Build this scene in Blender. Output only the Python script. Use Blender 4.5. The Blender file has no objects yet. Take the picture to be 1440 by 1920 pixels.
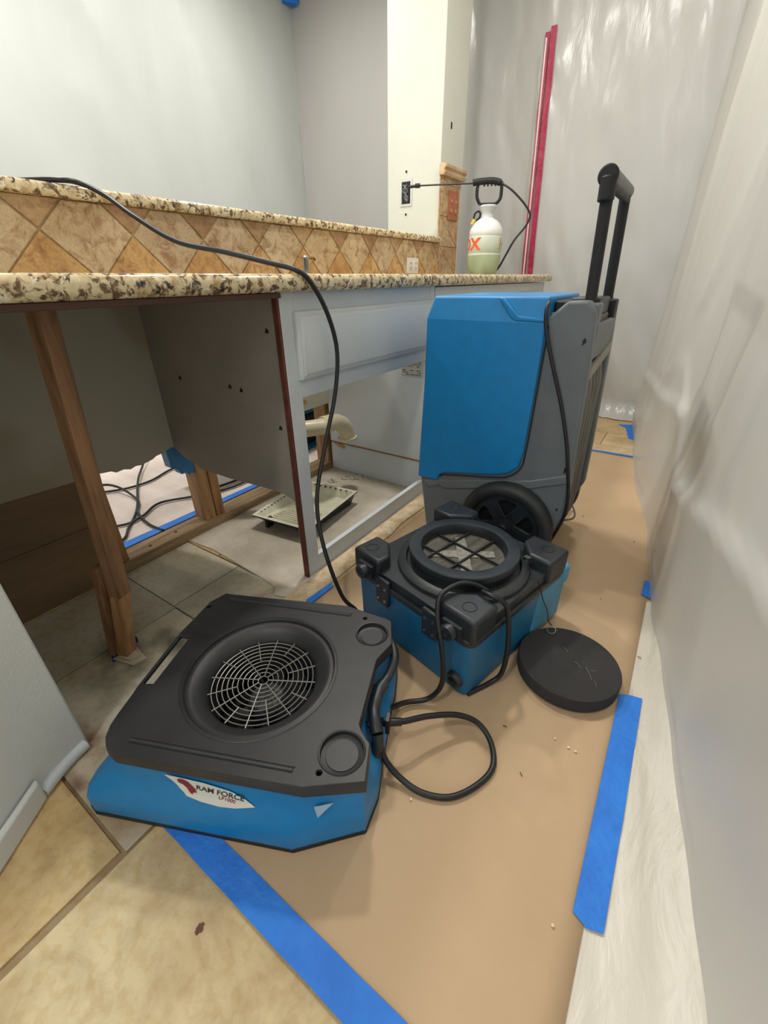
import bpy, bmesh, math, random
from mathutils import Vector, Matrix, noise
random.seed(7)
SC = bpy.context.scene
COL = SC.collection

# ------------------------------------------------------------------ camera
cam_d = bpy.data.cameras.new('camera')
cam_d.sensor_fit = 'HORIZONTAL'; cam_d.sensor_width = 36; cam_d.lens = 20.0
cam_d.clip_start = 0.02
cam = bpy.data.objects.new('camera', cam_d); COL.objects.link(cam)
_dn = Vector((15, 1460, 800)).normalized()
_yy = Vector((610, -445, 800)); _yy = (_yy - _yy.dot(_dn) * _dn).normalized()
_xx = _yy.cross(-_dn)
_R = Matrix((_xx, _yy, -_dn))
M = Matrix((( _R[0][0], -_R[0][1], -_R[0][2]), (_R[1][0], -_R[1][1], -_R[1][2]), (_R[2][0], -_R[2][1], -_R[2][2]))).to_4x4()
M.translation = (0, 0, 0.90)
cam.matrix_world = M
SC.camera = cam

# ------------------------------------------------------------------ world, exposure
SC.view_settings.view_transform = 'Standard'
SC.view_settings.look = 'None'
SC.view_settings.gamma = 1.0
SC.view_settings.use_curve_mapping = False
SC.view_settings.exposure = 0.0
w = bpy.data.worlds.new('world'); SC.world = w; w.use_nodes = True
w.node_tree.nodes['Background'].inputs[0].default_value = (0.86, 0.93, 1.0, 1)
w.node_tree.nodes['Background'].inputs[1].default_value = 1.3

CEIL = 2.72
LIGHTS = [(-0.40, 2.35, 13), (-1.15, 1.55, 27), (-2.35, 0.9, 28), (-2.3, 2.4, 15), (-0.40, -0.7, 16)]  # last lamp, unseen behind the camera, is added fill for the alcove
LCOL = (1.0, 0.97, 0.92)

# ------------------------------------------------------------------ helpers
def srgb(h):
    if isinstance(h, str):
        h = h.lstrip('#'); c = [int(h[i:i+2], 16) / 255 for i in (0, 2, 4)]
    else: c = [v / 255 for v in h]
    return tuple((v / 12.92 if v <= 0.04045 else ((v + 0.055) / 1.055) ** 2.4) for v in c) + (1,)

def mat(name, col, rough=0.5, metal=0.0, col2=None, scale=8, bump=0.0, bscale=None, stretch=None, trans=0.0, spec=0.5, thr=(0.35, 0.65), alpha=None, detail=6, coat=0.0, bdist=0.01):
    m = bpy.data.materials.new(name); m.use_nodes = True
    nt = m.node_tree; b = nt.nodes['Principled BSDF']
    c = srgb(col) if not (isinstance(col, tuple) and len(col) == 4) else col
    b.inputs['Base Color'].default_value = c
    b.inputs['Roughness'].default_value = rough
    b.inputs['Metallic'].default_value = metal
    b.inputs['Specular IOR Level'].default_value = spec
    b.inputs['Transmission Weight'].default_value = trans
    b.inputs['Coat Weight'].default_value = coat
    tc = nt.nodes.new('ShaderNodeTexCoord'); mp = nt.nodes.new('ShaderNodeMapping')
    nt.links.new(tc.outputs['Object'], mp.inputs['Vector'])
    if stretch: mp.inputs['Scale'].default_value = stretch
    if col2 is None: # subtle wear so nothing is perfectly flat
        c2 = tuple(v * 0.86 for v in c[:3]) + (1,)
    else: c2 = srgb(col2)
    n = nt.nodes.new('ShaderNodeTexNoise'); n.inputs['Scale'].default_value = scale; n.inputs['Detail'].default_value = detail
    n.inputs['Roughness'].default_value = 0.6
    nt.links.new(mp.outputs[0], n.inputs['Vector'])
    r = nt.nodes.new('ShaderNodeValToRGB')
    r.color_ramp.elements[0].position = thr[0]; r.color_ramp.elements[0].color = c
    r.color_ramp.elements[1].position = thr[1]; r.color_ramp.elements[1].color = c2
    nt.links.new(n.outputs['Fac'], r.inputs[0]); nt.links.new(r.outputs[0], b.inputs['Base Color'])
    if bump:
        n2 = nt.nodes.new('ShaderNodeTexNoise'); n2.inputs['Scale'].default_value = bscale or scale * 4; n2.inputs['Detail'].default_value = 5
        nt.links.new(mp.outputs[0], n2.inputs['Vector'])
        bp = nt.nodes.new('ShaderNodeBump'); bp.inputs['Strength'].default_value = bump; bp.inputs['Distance'].default_value = bdist
        nt.links.new(n2.outputs['Fac'], bp.inputs['Height']); nt.links.new(bp.outputs[0], b.inputs['Normal'])
    return m

def box(bm, x0, x1, y0, y1, z0, z1, M=None):
    vs = [bm.verts.new((x, y, z)) for z in (z0, z1) for y in (y0, y1) for x in (x0, x1)]
    for f in ((0, 2, 3, 1), (4, 5, 7, 6), (0, 1, 5, 4), (2, 6, 7, 3), (0, 4, 6, 2), (1, 3, 7, 5)):
        bm.faces.new([vs[i] for i in f])
    if M is not None:
        for v in vs: v.co = M @ v.co
    return vs

def prism(bm, pts, a0, a1, axis='z', M=None):
    def P(p, a):
        return {'z': (p[0], p[1], a), 'y': (p[0], a, p[1]), 'x': (a, p[0], p[1])}[axis]
    lo = [bm.verts.new(P(p, a0)) for p in pts]; hi = [bm.verts.new(P(p, a1)) for p in pts]
    n = len(pts)
    bm.faces.new(lo[::-1]); bm.faces.new(hi)
    for i in range(n): bm.faces.new((lo[i], lo[(i+1) % n], hi[(i+1) % n], hi[i]))
    if M is not None:
        for v in lo + hi: v.co = M @ v.co
    return lo, hi

def plate_holes(bm, outer, holes, z0, z1):
    """flat plate with holes (triangulated faces), walls on every loop"""
    loops = [outer] + holes; tops = []; bots = []
    for z, store in ((z1, tops), (z0, bots)):
        edges = []
        for lp in loops:
            vs = [bm.verts.new((p[0], p[1], z)) for p in lp]; store.append(vs)
            for i in range(len(vs)): edges.append(bm.edges.new((vs[i], vs[(i+1) % len(vs)])))
        bmesh.ops.triangle_fill(bm, edges=edges, use_beauty=True)
    for t, b in zip(tops, bots):
        n = len(t)
        for i in range(n): bm.faces.new((b[i], b[(i+1) % n], t[(i+1) % n], t[i]))

def circle(cx, cy, r, n=48): return [(cx + r * math.cos(2*math.pi*i/n), cy + r * math.sin(2*math.pi*i/n)) for i in range(n)]

def lathe(bm, prof, n=48, M=None, closed=False):
    rings = []
    for r, z in prof:
        if r < 1e-6: rings.append([bm.verts.new((0, 0, z))])
        else: rings.append([bm.verts.new((r*math.cos(2*math.pi*i/n), r*math.sin(2*math.pi*i/n), z)) for i in range(n)])
    pairs = list(zip(rings, rings[1:])) + ([(rings[-1], rings[0])] if closed else [])
    for a, b in pairs:
        for i in range(n):
            j = (i+1) % n
            if len(a) == 1 and len(b) == 1: continue
            if len(a) == 1: bm.faces.new((a[0], b[j], b[i]))
            elif len(b) == 1: bm.faces.new((a[i], a[j], b[0]))
            else: bm.faces.new((a[i], a[j], b[j], b[i]))
    if M is not None:
        for rg in rings:
            for v in rg: v.co = M @ v.co

def smooth_path(pts, k=8):
    P = [Vector(p) for p in pts]; out = []
    for i in range(len(P)-1):
        p0 = P[max(i-1, 0)]; p1 = P[i]; p2 = P[i+1]; p3 = P[min(i+2, len(P)-1)]
        for j in range(k):
            t = j / k
            out.append(0.5*((2*p1) + (p2-p0)*t + (2*p0-5*p1+4*p2-p3)*t*t + (3*p1-p0-3*p2+p3)*t**3))
    out.append(P[-1]); return out

def tube(bm, pts, r, n=10, smooth=8, M=None, closed=False, caps=True):
    P = smooth_path(pts, smooth) if smooth else [Vector(p) for p in pts]
    R = r if callable(r) else (lambda t: r)
    N = len(P); rings = []
    T0 = (P[1]-P[0]).normalized()
    up = Vector((0, 0, 1)) if abs(T0.z) < 0.9 else Vector((1, 0, 0))
    X = T0.cross(up).normalized()
    for i, p in enumerate(P):
        if closed: T = (P[(i+1) % N]-P[i-1]).normalized()
        else: T = (P[min(i+1, N-1)]-P[max(i-1, 0)]).normalized()
        X = (X - X.dot(T)*T).normalized(); Y = T.cross(X)
        rr = R(i/(N-1))
        rings.append([bm.verts.new(p + rr*(math.cos(2*math.pi*k/n)*X + math.sin(2*math.pi*k/n)*Y)) for k in range(n)])
    prs = list(zip(rings, rings[1:])) + ([(rings[-1], rings[0])] if closed else [])
    for a, b in prs:
        for k in range(n): bm.faces.new((a[k], a[(k+1) % n], b[(k+1) % n], b[k]))
    if caps and not closed: bm.faces.new(rings[0][::-1]); bm.faces.new(rings[-1])
    if M is not None:
        for rg in rings:
            for v in rg: v.co = M @ v.co

def obj(name, bm, m, parent=None, bevel=0, seg=2, smooth=False, ang=40):
    bmesh.ops.recalc_face_normals(bm, faces=bm.faces)
    me = bpy.data.meshes.new(name); bm.to_mesh(me); bm.free()
    if isinstance(m, (list, tuple)):
        for q in m: me.materials.append(q)
    else: me.materials.append(m)
    o = bpy.data.objects.new(name, me); COL.objects.link(o)
    if smooth or bevel:
        for p in me.polygons: p.use_smooth = True
        me.set_sharp_from_angle(angle=math.radians(ang))
    if bevel:
        b = o.modifiers.new('bevel', 'BEVEL'); b.width = bevel; b.segments = seg; b.limit_method = 'ANGLE'; b.angle_limit = math.radians(35)
        b.harden_normals = False
    if parent: o.parent = parent
    return o

def tag(o, label, cat, group=None, kind=None):
    if label: o['label'] = label
    if cat: o['category'] = cat
    if group: o['group'] = group
    if kind: o['kind'] = kind
    return o

def struct(name, bm, m, **k):
    o = obj(name, bm, m, **k); o['kind'] = 'structure'; return o

def empty(name, loc, rz, label, cat, group=None):
    o = bpy.data.objects.new(name, None); COL.objects.link(o); o.empty_display_size = 0.1
    o.location = loc; o.rotation_euler = (0, 0, rz)
    return tag(o, label, cat, group)

B = bmesh.new
def one(fn, *a, **k):
    bm = B(); fn(bm, *a, **k); return bm

def text_bm(s, size, M, depth=0.0004, bend=None, spacing=1.0, slant=0.0, bold=.012):
    cu = bpy.data.curves.new('lettering', 'FONT'); cu.body = s; cu.size = size; cu.extrude = depth
    cu.align_x = 'CENTER'; cu.align_y = 'CENTER'; cu.space_character = spacing; cu.shear = slant; cu.offset = size*bold
    o = bpy.data.objects.new('lettering', cu); COL.objects.link(o)
    dg = bpy.context.evaluated_depsgraph_get()
    me = bpy.data.meshes.new_from_object(o.evaluated_get(dg))
    bm = B(); bm.from_mesh(me)
    bpy.data.objects.remove(o); bpy.data.meshes.remove(me)
    if bend:
        bmesh.ops.subdivide_edges(bm, edges=[e for e in bm.edges if e.calc_length() > size*0.1], cuts=2)
        for v in bm.verts: v.co = bend(v.co)
    for v in bm.verts: v.co = M @ v.co
    return bm

def frame(o, ex, ey):
    ex = Vector(ex).normalized(); ey = Vector(ey); ey = (ey - ey.dot(ex)*ex).normalized(); ez = ex.cross(ey)
    m = Matrix((ex, ey, ez)).transposed().to_4x4(); m.translation = o
    return m

# ------------------------------------------------------------------ materials
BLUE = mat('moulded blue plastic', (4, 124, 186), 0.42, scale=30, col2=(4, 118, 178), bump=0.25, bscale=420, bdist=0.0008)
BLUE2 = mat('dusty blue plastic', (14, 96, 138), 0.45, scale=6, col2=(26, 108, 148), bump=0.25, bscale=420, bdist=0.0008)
BLACK = mat('black moulded plastic', (36, 37, 39), 0.45, scale=9, col2=(47, 48, 49), bump=0.25, bscale=500, bdist=0.0006)
BLACK2 = mat('blue black plastic', (30, 34, 38), 0.42, scale=14, col2=(44, 49, 53), bump=0.2, bscale=500, bdist=0.0006)
DARK = mat('deep black plastic', (16, 16, 18), 0.6)
RUBBER = mat('black rubber cord', (26, 26, 28), 0.42)
GREY = mat('grey moulded plastic', (104, 110, 113), 0.5, scale=5, col2=(95, 101, 104), bump=0.2, bscale=300, bdist=0.0006)
DUSTY = mat('dusty grey plastic', (128, 126, 118), 0.8, scale=18, col2=(84, 86, 86), stretch=(1, 1, 0.25), bump=0.2)
STEEL = mat('bright steel', (190, 190, 190), 0.3, metal=1.0)
GRILLE = mat('grey wire', (150, 148, 142), 0.4, metal=0.4)
PAINT = mat('white cabinet paint', (202, 207, 208), 0.42, scale=3, col2=(194, 200, 202), bump=0.08, bscale=60)
WALLP = mat('cream wall paint', (204, 206, 194), 0.7, scale=2, col2=(199, 201, 188), bump=0.12, bscale=160)
WALLW = mat('white wall paint', (216, 219, 217), 0.6, scale=3, col2=(208, 212, 210), bump=0.15, bscale=160)
EDGE = mat('red brown cut edge', (104, 52, 36), 0.6, scale=30, col2=(80, 40, 28))
BAREPANEL = mat('unpainted grey panel', (150, 143, 132), 0.7, scale=3, col2=(135, 128, 117))
DRYWALL = mat('bare drywall', (150, 142, 124), 0.85, scale=2.2, col2=(164, 160, 146), thr=(0.4, 0.5), detail=2)
BROWN = mat('brown board', (128, 104, 78), 0.8, scale=4, col2=(106, 84, 62), stretch=(1, 0.4, 2))
WOOD = mat('pine stud', (186, 146, 100), 0.7, scale=14, col2=(146, 104, 66), stretch=(3, 3, 0.25), bump=0.2)
WOODD = mat('dark old stud', (150, 112, 78), 0.7, scale=10, col2=(96, 68, 46), stretch=(3, 3, 0.3), bump=0.25)
WOODH = mat('pine sole plate', (176, 150, 116), 0.75, scale=16, col2=(128, 100, 72), stretch=(3, 0.22, 3), bump=0.25)
TAPE = mat('blue painter tape', (40, 128, 226), 0.6, scale=12, col2=(32, 112, 208), bump=0.3, bscale=60)
RED = mat('red zipper tape', (168, 34, 70), 0.4, scale=30, col2=(186, 62, 96), thr=(0.5, 0.72), bump=0.3, bscale=40)
WHITEP = mat('white plastic', (226, 222, 210), 0.4)
CREAMP = mat('cream drain plastic', (214, 203, 172), 0.3)
PAPERW = mat('pinkish floor paper', (228, 214, 206), 0.85, scale=3, col2=(214, 198, 188), stretch=(0.4, 3, 1), bump=0.5, bscale=6, bdist=0.02)
PAPER = mat('brown builder paper', (194, 166, 132), 0.8, scale=2.0, col2=(184, 156, 122), bump=0.15, bscale=12)
TRAYP = mat('wet cream paint', (226, 222, 200), 0.3, scale=16, col2=(205, 200, 176), bump=0.3)

def granite():
    m = bpy.data.materials.new('polished granite'); m.use_nodes = True; nt = m.node_tree; b = nt.nodes['Principled BSDF']
    tc = nt.nodes.new('ShaderNodeTexCoord')
    def rampnoise(sc, stops, det=4, rough=.6):
        n = nt.nodes.new('ShaderNodeTexNoise'); n.inputs['Scale'].default_value = sc; n.inputs['Detail'].default_value = det; n.inputs['Roughness'].default_value = rough
        n.inputs['Distortion'].default_value = 0.6
        nt.links.new(tc.outputs['Object'], n.inputs['Vector'])
        r = nt.nodes.new('ShaderNodeValToRGB'); e = r.color_ramp.elements
        e[0].position, e[0].color = stops[0]; e[1].position, e[1].color = stops[1]
        for p, c in stops[2:]:
            q = e.new(p); q.color = c
        nt.links.new(n.outputs['Fac'], r.inputs[0]); return r
    base = rampnoise(26, [(0.3, srgb((226, 208, 170))), (0.7, srgb((170, 142, 96))), (0.5, srgb((214, 198, 158)))], 3)
    dk = rampnoise(62, [(0.50, (0, 0, 0, 1)), (0.60, (1, 1, 1, 1))], 3)
    dk2 = rampnoise(30, [(0.57, (0, 0, 0, 1)), (0.64, (1, 1, 1, 1))], 5, .7)
    lt = rampnoise(48, [(0.60, (0, 0, 0, 1)), (0.66, (1, 1, 1, 1))])
    m1 = nt.nodes.new('ShaderNodeMixRGB'); m1.inputs[2].default_value = srgb((104, 78, 52))
    nt.links.new(dk.outputs[0], m1.inputs[0]); nt.links.new(base.outputs[0], m1.inputs[1])
    m2 = nt.nodes.new('ShaderNodeMixRGB'); m2.inputs[2].default_value = srgb((46, 42, 42))
    nt.links.new(dk2.outputs[0], m2.inputs[0]); nt.links.new(m1.outputs[0], m2.inputs[1])
    m3 = nt.nodes.new('ShaderNodeMixRGB'); m3.inputs[2].default_value = srgb((236, 228, 204))
    nt.links.new(lt.outputs[0], m3.inputs[0]); nt.links.new(m2.outputs[0], m3.inputs[1])
    nt.links.new(m3.outputs[0], b.inputs['Base Color']); b.inputs['Roughness'].default_value = 0.14
    return m
GRANITE = granite()

def attr_stone(name, rough=0.6, nscale=14, amt=0.35, dark=(150, 112, 66), bump=0.25):
    """stone whose own colour comes from a per-tile attribute, mottled by noise"""
    m = bpy.data.materials.new(name); m.use_nodes = True; nt = m.node_tree; b = nt.nodes['Principled BSDF']
    a = nt.nodes.new('ShaderNodeAttribute'); a.attribute_name = 'tile'
    tc = nt.nodes.new('ShaderNodeTexCoord')
    n = nt.nodes.new('ShaderNodeTexNoise'); n.inputs['Scale'].default_value = nscale; n.inputs['Detail'].default_value = 9; n.inputs['Roughness'].default_value = 0.68
    n.inputs['Distortion'].default_value = 0.8
    nt.links.new(tc.outputs['Object'], n.inputs['Vector'])
    r = nt.nodes.new('ShaderNodeValToRGB'); r.color_ramp.elements[0].position = 0.47; r.color_ramp.elements[0].color = (0, 0, 0, 1)
    r.color_ramp.elements[1].position = 0.66; r.color_ramp.elements[1].color = (amt, amt, amt, 1)
    nt.links.new(n.outputs['Fac'], r.inputs[0])
    mx = nt.nodes.new('ShaderNodeMixRGB'); nt.links.new(r.outputs[0], mx.inputs[0]); nt.links.new(a.outputs['Color'], mx.inputs[1]); mx.inputs[2].default_value = srgb(dark)
    n3 = nt.nodes.new('ShaderNodeTexNoise'); n3.inputs['Scale'].default_value = nscale*0.35; n3.inputs['Detail'].default_value = 4
    nt.links.new(tc.outputs['Object'], n3.inputs['Vector'])
    r3 = nt.nodes.new('ShaderNodeValToRGB'); r3.color_ramp.elements[0].position = 0.4; r3.color_ramp.elements[0].color = (1, 1, 1, 1)
    r3.color_ramp.elements[1].position = 0.68; r3.color_ramp.elements[1].color = (0.78, 0.72, 0.62, 1)
    nt.links.new(n3.outputs['Fac'], r3.inputs[0])
    mu = nt.nodes.new('ShaderNodeMixRGB'); mu.blend_type = 'MULTIPLY'; mu.inputs[0].default_value = 1
    nt.links.new(mx.outputs[0], mu.inputs[1]); nt.links.new(r3.outputs[0], mu.inputs[2])
    n5 = nt.nodes.new('ShaderNodeTexNoise'); n5.inputs['Scale'].default_value = nscale*6; n5.inputs['Detail'].default_value = 4; nt.links.new(tc.outputs['Object'], n5.inputs['Vector'])
    r5 = nt.nodes.new('ShaderNodeValToRGB'); r5.color_ramp.elements[0].position = 0.40; r5.color_ramp.elements[0].color = (.92, .88, .80, 1)
    r5.color_ramp.elements[1].position = 0.52; r5.color_ramp.elements[1].color = (1, 1, 1, 1); nt.links.new(n5.outputs['Fac'], r5.inputs[0])
    mu2 = nt.nodes.new('ShaderNodeMixRGB'); mu2.blend_type = 'MULTIPLY'; mu2.inputs[0].default_value = 1
    nt.links.new(mu.outputs[0], mu2.inputs[1]); nt.links.new(r5.outputs[0], mu2.inputs[2]); mu = mu2
    nt.links.new(mu.outputs[0], b.inputs['Base Color']); b.inputs['Roughness'].default_value = rough
    n2 = nt.nodes.new('ShaderNodeTexNoise'); n2.inputs['Scale'].default_value = nscale*2.4; n2.inputs['Detail'].default_value = 8; n2.inputs['Roughness'].default_value = 0.7
    nt.links.new(tc.outputs['Object'], n2.inputs['Vector'])
    bp = nt.nodes.new('ShaderNodeBump'); bp.inputs['Strength'].default_value = bump; bp.inputs['Distance'].default_value = 0.008
    nt.links.new(n2.outputs['Fac'], bp.inputs['Height']); nt.links.new(bp.outputs[0], b.inputs['Normal'])
    return m
TRAV = attr_stone('travertine backsplash', 0.45, 26, 0.85, (150, 106, 64), 0.4)
FLOORM = attr_stone('stone floor tile', 0.55, 9, 0.42, (168, 138, 96), 0.55)

def stains(m, spots):
    nt = m.node_tree; b = nt.nodes['Principled BSDF']; src = b.inputs['Base Color'].links[0].from_socket
    tc = nt.nodes.new('ShaderNodeTexCoord')
    n = nt.nodes.new('ShaderNodeTexNoise'); n.inputs['Scale'].default_value = 14; n.inputs['Detail'].default_value = 6
    nt.links.new(tc.outputs['Object'], n.inputs['Vector'])
    for (x, y, rx, ry, c, a) in spots:
        mp = nt.nodes.new('ShaderNodeMapping'); mp.vector_type = 'TEXTURE'; mp.inputs['Location'].default_value = (x, y, 0); mp.inputs['Scale'].default_value = (rx, ry, 1)
        nt.links.new(tc.outputs['Object'], mp.inputs['Vector'])
        ln = nt.nodes.new('ShaderNodeVectorMath'); ln.operation = 'LENGTH'; nt.links.new(mp.outputs[0], ln.inputs[0])
        ad = nt.nodes.new('ShaderNodeMath'); ad.operation = 'MULTIPLY_ADD'; ad.inputs[1].default_value = 2.2; nt.links.new(n.outputs['Fac'], ad.inputs[0]); nt.links.new(ln.outputs['Value'], ad.inputs[2])
        r = nt.nodes.new('ShaderNodeMapRange'); r.inputs['From Min'].default_value = 2.3; r.inputs['From Max'].default_value = 1.2; r.inputs['To Max'].default_value = a
        nt.links.new(ad.outputs[0], r.inputs['Value'])
        mx = nt.nodes.new('ShaderNodeMixRGB'); mx.inputs[2].default_value = srgb(c); nt.links.new(r.outputs[0], mx.inputs[0]); nt.links.new(src, mx.inputs[1]); src = mx.outputs[0]
    nt.links.new(src, b.inputs['Base Color'])
stains(FLOORM, [(-1.07, .30, .11, .06, (50, 52, 44), .85), (-.985, .40, .08, .05, (58, 60, 50), .8), (-1.0, .22, .09, .06, (110, 104, 84), .6), (-.885, .125, .05, .03, (112, 66, 36), .8), (-.80, .06, .03, .02, (100, 60, 40), .8),
                (-1.15, .6, .2, .1, (150, 142, 124), .6), (-.905, .742, .04, .03, (110, 66, 36), .9), (-.5, .1, .25, .12, (150, 120, 84), .45), (-.66, .08, .06, .05, (150, 122, 88), .6)])

def plastic_sheet_mat(name, c, c2, rough=0.32, bs=1.6, strength=0.35, st=(1, 1, 0.35), transl=0.18):
    m = bpy.data.materials.new(name); m.use_nodes = True; nt = m.node_tree; b = nt.nodes['Principled BSDF']
    tc = nt.nodes.new('ShaderNodeTexCoord'); mp = nt.nodes.new('ShaderNodeMapping'); mp.inputs['Scale'].default_value = st
    nt.links.new(tc.outputs['Object'], mp.inputs['Vector'])
    n = nt.nodes.new('ShaderNodeTexNoise'); n.inputs['Scale'].default_value = 2.2; n.inputs['Detail'].default_value = 5
    nt.links.new(mp.outputs[0], n.inputs['Vector'])
    r = nt.nodes.new('ShaderNodeValToRGB'); r.color_ramp.elements[0].position = 0.35; r.color_ramp.elements[0].color = srgb(c)
    r.color_ramp.elements[1].position = 0.7; r.color_ramp.elements[1].color = srgb(c2)
    nt.links.new(n.outputs['Fac'], r.inputs[0]); nt.links.new(r.outputs[0], b.inputs['Base Color'])
    b.inputs['Roughness'].default_value = rough
    n2 = nt.nodes.new('ShaderNodeTexNoise'); n2.inputs['Scale'].default_value = bs*4; n2.inputs['Detail'].default_value = 6; n2.inputs['Roughness'].default_value = 0.5; n2.inputs['Distortion'].default_value = 0.5
    nt.links.new(mp.outputs[0], n2.inputs['Vector'])
    bp = nt.nodes.new('ShaderNodeBump'); bp.inputs['Strength'].default_value = strength; bp.inputs['Distance'].default_value = 0.03
    nt.links.new(n2.outputs['Fac'], bp.inputs['Height']); nt.links.new(bp.outputs[0], b.inputs['Normal'])
    tr = nt.nodes.new('ShaderNodeBsdfTranslucent'); nt.links.new(r.outputs[0], tr.inputs['Color']); nt.links.new(bp.outputs[0], tr.inputs['Normal'])
    mx = nt.nodes.new('ShaderNodeMixShader'); mx.inputs[0].default_value = transl
    nt.links.new(b.outputs[0], mx.inputs[1]); nt.links.new(tr.outputs[0], mx.inputs[2])
    nt.links.new(mx.outputs[0], nt.nodes['Material Output'].inputs['Surface'])
    return m
SHEET_R = plastic_sheet_mat('poly sheet near', (228, 226, 218), (218, 214, 206), 0.3, 1.0, 0.2)
SHEET_B = plastic_sheet_mat('poly sheet back', (208, 207, 202), (199, 198, 193), 0.24, 1.5, 0.3, (1, 1, 0.22))
SHEET_L = plastic_sheet_mat('poly sheet left', (206, 210, 206), (198, 202, 198), 0.45, 1.0, 0.25)

# ------------------------------------------------------------------ ceiling, lamps
struct('ceiling', one(box, -3.6, 1.4, -2.6, 3.7, CEIL, CEIL+0.05), mat('white ceiling', (232, 230, 224), 0.8))
LAMPM = bpy.data.materials.new('lamp diffuser'); LAMPM.use_nodes = True
_b = LAMPM.node_tree.nodes['Principled BSDF']; _b.inputs['Emission Color'].default_value = LCOL + (1,); _b.inputs['Emission Strength'].default_value = 6
for i, (x, y, e) in enumerate(LIGHTS):
    t = empty('ceiling_light', (x, y, CEIL), 0, 'recessed round ceiling light out of frame above the work area', 'ceiling light', 'recessed ceiling lights')
    bm = B(); lathe(bm, [(0.085, -0.001), (0.105, -0.001), (0.105, -0.012), (0.085, -0.014)], 32, closed=True); obj('trim_ring', bm, WHITEP, t, smooth=True)
    bm = B(); lathe(bm, [(0, -0.004), (0.085, -0.004)], 32); obj('diffuser', bm, LAMPM, t)
    ld = bpy.data.lights.new('lamp', 'AREA'); ld.shape = 'DISK'; ld.size = 0.2; ld.energy = e; ld.color = LCOL
    lo = bpy.data.objects.new('lamp', ld); COL.objects.link(lo); lo.parent = t; lo.location = (0, 0, -0.02)

# ------------------------------------------------------------------ floor: stone tiles with grout
def floor_build():
    bm = B(); lay = bm.loops.layers.float_color.new('tile'); rnd = random.Random(3)
    def quad_box(x0, x1, y0, y1, c, z=0.0):
        if x1-x0 < .02 or y1-y0 < .02: return
        g = 0.003; n0 = len(bm.faces)
        j = lambda: rnd.uniform(-0.0015, 0.0015)
        x0 += g+j(); x1 -= g+j(); y0 += g+j(); y1 -= g+j()
        vs = box(bm, x0, x1, y0, y1, -0.012, z)
        bm.faces.ensure_lookup_table()
        col = srgb(c)
        for f in bm.faces[n0:]:
            for l in f.loops: l[lay] = col
    n0 = 0
    box(bm, -3.3, 1.3, -2.2, 3.6, -0.03, -0.006)
    bm.faces.ensure_lookup_table()
    for f in bm.faces:
        for l in f.loops: l[lay] = srgb((164, 144, 112))
    ys = [-2.1, -1.65, -1.22, -0.83, -0.39, 0.05, 0.49, 0.745, 1.19, 1.63, 2.07, 2.35, 2.79, 3.05, 3.5]
    for r in range(len(ys)-1):
        y0, y1 = ys[r], ys[r+1]
        off = {4: [-1.05, -0.61, 0.02], 5: [-1.12, -0.60, 0.1], 6: [-1.131, -0.62]}.get(r)
        if off is None:
            s = -3.3 + rnd.uniform(0, .4); off = []
            while s < 1.3: off.append(s); s += rnd.choice([.44, .66, .44])
        if r in (4, 5): off = off[:2]
        xs = [-3.3] + ([] if off[0] < -1.5 else [-2.4, -1.9, -1.43]) + off + ([] if r in (4, 5) else [0.55, 1.3] if off[-1] < 0.3 else [1.3])
        for a, b_ in zip(xs, xs[1:]):
            cx = (a+b_)/2; cy = (y0+y1)/2
            if -1.5 < cx < -0.85 and -0.4 < cy < 0.745: c = rnd.choice([(196, 190, 172), (186, 182, 166), (202, 196, 180)])
            elif cy < 0.2: c = rnd.choice([(214, 190, 142), (206, 180, 134), (220, 198, 152)])
            else: c = rnd.choice([(216, 196, 158), (206, 180, 136), (192, 160, 118)])
            if -1.5 < a and b_ < -0.86 and cy > 0.745 and cy < 3.2: continue
            quad_box(a, b_, y0, y1, c)
    quad_box(-.60, .35, -.39, .49, (226, 208, 166)); quad_box(.35, 1.3, -.39, .49, (210, 186, 140))
    return bm
struct('floor', floor_build(), FLOORM)
# rough slab under the sink cabinet, where the tile stops (part of the floor)
SLABM = mat('bare thinset', (196, 186, 170), 0.85, scale=7, col2=(172, 160, 142), bump=0.6, bscale=18, bdist=0.02)
sl = [(-1.43, 0.75), (-1.3, 0.762), (-1.131, 0.75), (-1.03, 0.742), (-0.93, 0.732), (-0.905, 0.70), (-0.868, 0.712), (-0.84, 0.72), (-0.815, 0.76), (-0.80, 0.86), (-0.797, 1.2), (-0.80, 3.2), (-1.43, 3.2)]
bm = B(); prism(bm, sl, -0.012, 0.003); struct('floor_slab', bm, SLABM)
STRIPM = mat('broken mortar edge', (222, 204, 172), 0.85, scale=24, col2=(194, 166, 126), bump=0.9, bscale=50, bdist=0.02)
bm = B(); pts = [(-0.862, 0.70)]
rr = random.Random(5)
for k in range(26): pts.append((-0.792 + rr.uniform(-.006, .006), 0.715 + k*0.1))
pts += [(-0.862, 3.2)]
prism(bm, pts, -0.012, 0.006); struct('trim_1', bm, STRIPM, bevel=0.002)
# dirt: stains that belong to the slab surface
def blot(name, x, y, r, m, label, z=0.0006, ax=1.0, seed=0, thin=0.0):
    rnd = random.Random(seed); n = 26
    bm = B(); pts = []
    for i in range(n):
        a = 2*math.pi*i/n; q = r*(1+rnd.uniform(-.28, .28))
        pts.append((x+q*math.cos(a)*ax, y+q*math.sin(a)))
    prism(bm, pts, z, z+0.0006)
    o = obj(name, bm, m); return tag(o, label, 'stain' if 'stain' in name else 'debris')
blot('debris_chip', -0.402, 0.063, 0.0075, mat('brown chip', (110, 72, 60), 0.9), 'small dark brown chip on the pale tile left of the blue tape', ax=.7, seed=6)

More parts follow.
